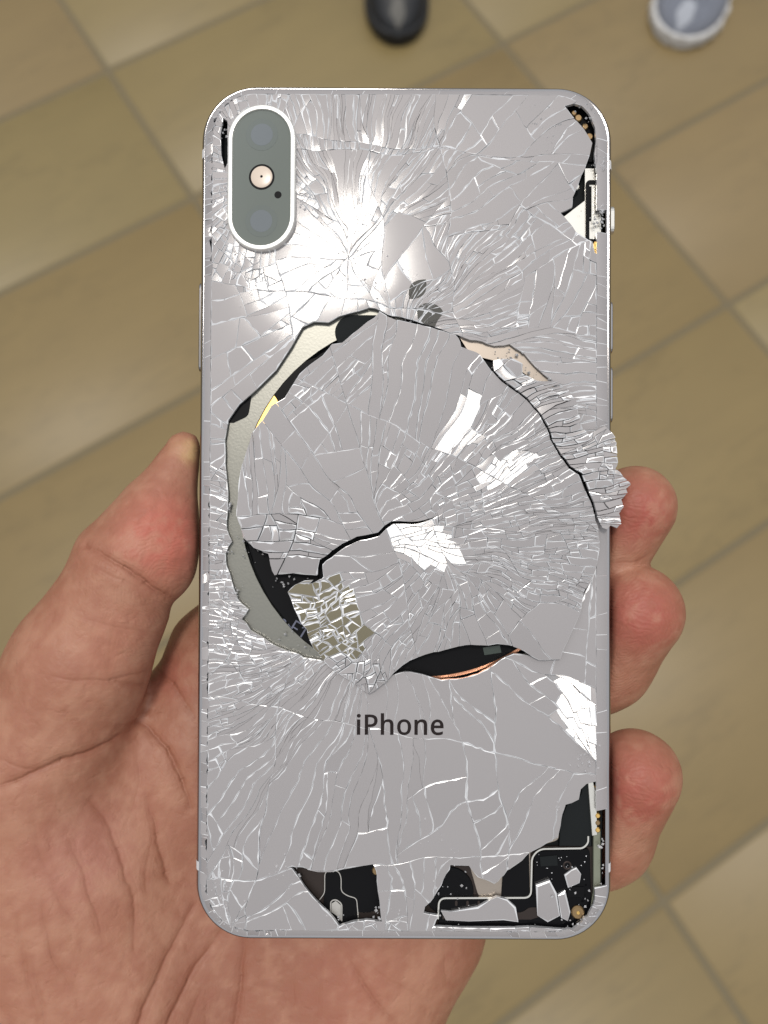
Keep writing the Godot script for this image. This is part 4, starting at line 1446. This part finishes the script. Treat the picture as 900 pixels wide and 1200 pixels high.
func mesh_normals(verts: PackedVector3Array, index: PackedInt32Array) -> PackedVector3Array:
	var out := PackedVector3Array()
	out.resize(verts.size())
	for i in range(0, index.size(), 3):
		var f := (verts[index[i + 2]] - verts[index[i]]).cross(verts[index[i + 1]] - verts[index[i]])
		for k in 3: out[index[i + k]] += f
	for i in out.size(): out[i] = out[i].normalized()
	return out

const RELIEF_AT := Vector2(-76, -108)
const RELIEF_SIZE := 128.0

# Relief of the skin in millimetres over the palm side: furrows, pores, the ridges of the finger pads, and the lines of the palm.
func skin_relief(creases: Array) -> ImageTexture:
	var size := 1024
	var mm := RELIEF_SIZE / size
	var cell := FastNoiseLite.new()
	cell.noise_type = FastNoiseLite.TYPE_CELLULAR
	cell.cellular_return_type = FastNoiseLite.RETURN_DISTANCE2_SUB
	cell.frequency = 0.11
	cell.seed = 4
	var a := cell.get_image(size, size)
	var soft := FastNoiseLite.new()
	soft.frequency = 0.05
	soft.fractal_octaves = 3
	var b := soft.get_image(size, size)
	var vein := FastNoiseLite.new()          # long faint wrinkles
	vein.frequency = 0.016
	vein.fractal_type = FastNoiseLite.FRACTAL_RIDGED
	vein.fractal_octaves = 3
	vein.domain_warp_enabled = true
	vein.domain_warp_amplitude = 20.0
	var wrinkle := vein.get_image(size, size)
	var height := PackedFloat32Array()
	height.resize(size * size)
	for y in size:
		for x in size:
			var w := wrinkle.get_pixel(x, y).r
			height[y * size + x] = minf(a.get_pixel(x, y).r * 1.4, 1.0) * 0.045 + b.get_pixel(x, y).r * 0.03 - pow(clampf((w - 0.58) * 2.6, 0.0, 1.0), 1.5) * 0.075
	# pads: centre, reach and lean of the print
	for pad in pads:
		var at: Vector2 = pad[0]
		var reach: float = pad[1]
		var lo := ((at - Vector2.ONE * reach - RELIEF_AT) / mm).floor()
		var hi := ((at + Vector2.ONE * reach - RELIEF_AT) / mm).ceil()
		for y in range(maxi(int(lo.y), 0), mini(int(hi.y), size)):
			for x in range(maxi(int(lo.x), 0), mini(int(hi.x), size)):
				var p := Vector2(x, y) * mm + RELIEF_AT - at
				var w := 1.0 - smoothstep(0.55, 1.0, p.length() / reach)
				if w <= 0.0: continue
				var q := p.rotated(-float(pad[2]))
				q += Vector2(lump.get_noise_2d(p.x * 3.0, p.y * 3.0), lump.get_noise_2d(p.y * 3.0, p.x * 3.0 + 50.0)) * 1.2
				var ring := Vector2(q.x, q.y * 0.7).length()
				height[y * size + x] += (0.5 + 0.5 * sin(ring * TAU / 0.52)) * 0.035 * w
	for c in creases:
		var line: Array = c[0]
		var wide: float = 0.16 + float(c[1]) * 0.35
		var deep: float = float(c[2]) * 0.42
		for k in line.size() - 1:
			var p0: Vector2 = line[k]
			var p1: Vector2 = line[k + 1]
			var lo := ((p0.min(p1) - Vector2.ONE * 2.5 - RELIEF_AT) / mm).floor()
			var hi := ((p0.max(p1) + Vector2.ONE * 2.5 - RELIEF_AT) / mm).ceil()
			var d := p1 - p0
			for y in range(maxi(int(lo.y), 0), mini(int(hi.y), size)):
				for x in range(maxi(int(lo.x), 0), mini(int(hi.x), size)):
					var p := Vector2(x, y) * mm + RELIEF_AT
					p += Vector2(lump.get_noise_2d(p.x * 2.0, p.y * 2.0), lump.get_noise_2d(p.y * 2.0 + 80.0, p.x * 2.0)) * 0.4 + Vector2(lump.get_noise_2d(p.x * 9.0, p.y * 9.0), lump.get_noise_2d(p.y * 9.0, p.x * 9.0)) * 0.15
					var h := clampf((p - p0).dot(d) / d.length_squared(), 0.0, 1.0)
					var taper := sin(PI * clampf((k + h) / (line.size() - 1.0), 0.08, 0.92))
					var e := (p - p0 - d * h).length() / (wide * (0.5 + 0.5 * taper))
					if e < 3.0:
						var was := height[y * size + x]
						var v := -deep * taper * (0.75 * exp(-e * e) + 0.25 * exp(-e * e * 0.2))
						height[y * size + x] = minf(was, was * 0.4 + v) if k > 0 or true else was
	var bytes := PackedFloat32Array()
	bytes.resize(size * size)
	for i in height.size(): bytes[i] = clampf(height[i] + 0.6, 0.0, 1.0)
	var im := Image.create_from_data(size, size, false, Image.FORMAT_RF, bytes.to_byte_array())
	return ImageTexture.create_from_image(im)


# ------------------------------------------------------------------ shoes of someone standing opposite
func loft(stations: Array, sides: int, shape: Callable) -> SurfaceTool:
	var st := SurfaceTool.new()
	st.begin(Mesh.PRIMITIVE_TRIANGLES)
	st.set_smooth_group(0)
	var rings := []
	for s in stations:
		var ring := []
		for k in sides: ring.append(shape.call(s, TAU * k / sides))
		rings.append(ring)
	for i in rings.size() - 1:
		for k in sides:
			var j := (k + 1) % sides
			for v in [rings[i][k], rings[i + 1][j], rings[i + 1][k], rings[i][k], rings[i][j], rings[i + 1][j]]: st.add_vertex(v)
	for e in [0, rings.size() - 1]:
		var c := Vector3()
		for v in rings[e]: c += v / sides
		for k in sides:
			var j := (k + 1) % sides
			if e == 0:
				for v in [c, rings[e][j], rings[e][k]]: st.add_vertex(v)
			else:
				for v in [c, rings[e][k], rings[e][j]]: st.add_vertex(v)
	st.index()
	st.generate_normals()
	return st

# Toe at z = 0, heel at z = -0.28; wide is the half width at the ball.
func shoe(called: String, label: String, at: Vector3, turn: float, wide: float, upper: Material, toe: Material, rim: Material, scallop: float) -> void:
	var o := Node3D.new()
	o.name = numbered(called)
	add_child(o, true)
	o.position = at
	o.rotation.y = turn
	tag(o, label, "shoe", "shoes standing on the tiles")
	var half := func(t: float) -> float:      # half width along the shoe, t from toe to heel
		return wide * (sqrt(clampf(1.0 - pow(1.0 - t / 0.3, 2.0), 0.0, 1.0)) if t < 0.3 else lerpf(1.0, 0.72, smoothstep(0.3, 0.75, t))) * (sqrt(clampf(1.0 - pow((t - 0.86) / 0.14, 2.0), 0.0, 1.0)) if t > 0.86 else 1.0)
	var height := func(t: float) -> float:
		return lerpf(0.046, 0.066, smoothstep(0.0, 0.4, t)) + 0.045 * smoothstep(0.4, 0.72, t)
	var ts := []
	for k in 33: ts.append(0.5 - 0.5 * cos(PI * (0.02 + 0.96 * k / 32.0)))
	var sole := loft(ts, 28, func(t, a):
		var w: float = half.call(t) + 0.004
		var flute: float = 1.0 + scallop * sin(a * 1.0 + t * 90.0)
		var c := cos(a)
		var s := sin(a)
		return Vector3(signf(c) * pow(absf(c), 0.35) * w * flute, 0.013 + signf(s) * pow(absf(s), 0.35) * 0.012, -0.28 * t + 0.004 - 0.008 * t))
	var so := MeshInstance3D.new()
	so.name = "sole"
	so.mesh = sole.commit()
	so.set_surface_override_material(0, rim)
	o.add_child(so, true)
	var body := loft(ts, 28, func(t, a):
		var w: float = half.call(t) * 0.98
		var h: float = height.call(t)
		if t < 0.25: h *= 0.45 + 0.55 * sqrt(clampf(1.0 - pow(1.0 - t / 0.25, 2.0), 0.0, 1.0))
		var c := cos(a)
		var s := sin(a)
		var narrow := 1.0 - 0.35 * smoothstep(0.0, 1.0, s) * smoothstep(0.3, 0.6, t)
		return Vector3(signf(c) * pow(absf(c), 0.7) * w * narrow, 0.02 + maxf(s, -0.1) * (h - 0.02) * (1.0 + 0.02 * sin(t * 60.0 + c * 4.0)), -0.28 * t))
	var up := MeshInstance3D.new()
	up.name = "upper"
	up.mesh = body.commit()
	up.set_surface_override_material(0, upper)
	o.add_child(up, true)
	# paler patch over the toes, a few millimetres proud of the upper
	var tt := []
	for k in 13: tt.append(0.012 + 0.15 * k / 12.0)
	var cap := loft(tt, 24, func(t, a):
		var edge := 0.55 + 0.35 * sin(PI * clampf((t - 0.012) / 0.15, 0.0, 1.0))
		var w: float = half.call(t) * edge
		var h: float = height.call(t) * (0.45 + 0.55 * sqrt(clampf(1.0 - pow(1.0 - t / 0.25, 2.0), 0.0, 1.0)))
		var c := cos(a)
		var s := sin(a)
		return Vector3(c * w, 0.02 + maxf(s, 0.0) * (h - 0.02) * 1.06 * sqrt(maxf(1.0 - 0.12 * c * c, 0.0)), -0.28 * t))
	var ca := MeshInstance3D.new()
	ca.name = "toe_patch"
	ca.mesh = cap.commit()
	ca.set_surface_override_material(0, toe)
	o.add_child(ca, true)
	# laces and the dark opening for the foot
	for k in 4:
		var bar := MeshInstance3D.new()
		bar.name = "lace" if k == 0 else "lace_%03d" % k
		var tube := CapsuleMesh.new()
		tube.radius = 0.003
		tube.height = 0.05
		bar.mesh = tube
		var t := 0.34 + 0.07 * k
		bar.position = Vector3(0, height.call(t) + 0.001, -0.28 * t)
		bar.rotation.z = PI / 2
		bar.set_surface_override_material(0, rim)
		o.add_child(bar, true)
	var mouth := MeshInstance3D.new()
	mouth.name = "opening"
	var ring := TorusMesh.new()
	ring.inner_radius = 0.022
	ring.outer_radius = 0.036
	mouth.mesh = ring
	mouth.scale = Vector3(0.9, 0.7, 1.6)
	mouth.position = Vector3(0, 0.108, -0.205)
	mouth.set_surface_override_material(0, upper)
	o.add_child(mouth, true)

func build_shoes() -> void:
	var dark := mat(Color(0.008, 0.009, 0.012), 0.55)
	var grey := mat(Color(0.11, 0.105, 0.095), 0.6)
	var denim := mat(Color(0.27, 0.29, 0.35), 0.9)
	denim.heightmap_enabled = true
	denim.heightmap_texture = M.plate.heightmap_texture
	denim.heightmap_scale = 0.6
	triplanar(denim, 12.0)
	var white := mat(Color(0.62, 0.61, 0.60), 0.7)
	var pale := mat(Color(0.40, 0.42, 0.47), 0.9)
	shoe("shoe", "black shoe with a dull grey toe at the top edge of the picture", Vector3(0.043, 0, -1.166), 0.02, 0.052, dark, grey, dark, 0.0)
	shoe("shoe", "pale blue-grey cloth shoe with an uneven white toe edge", Vector3(0.512, 0, -1.168), -0.45, 0.060, denim, pale, white, 0.05)
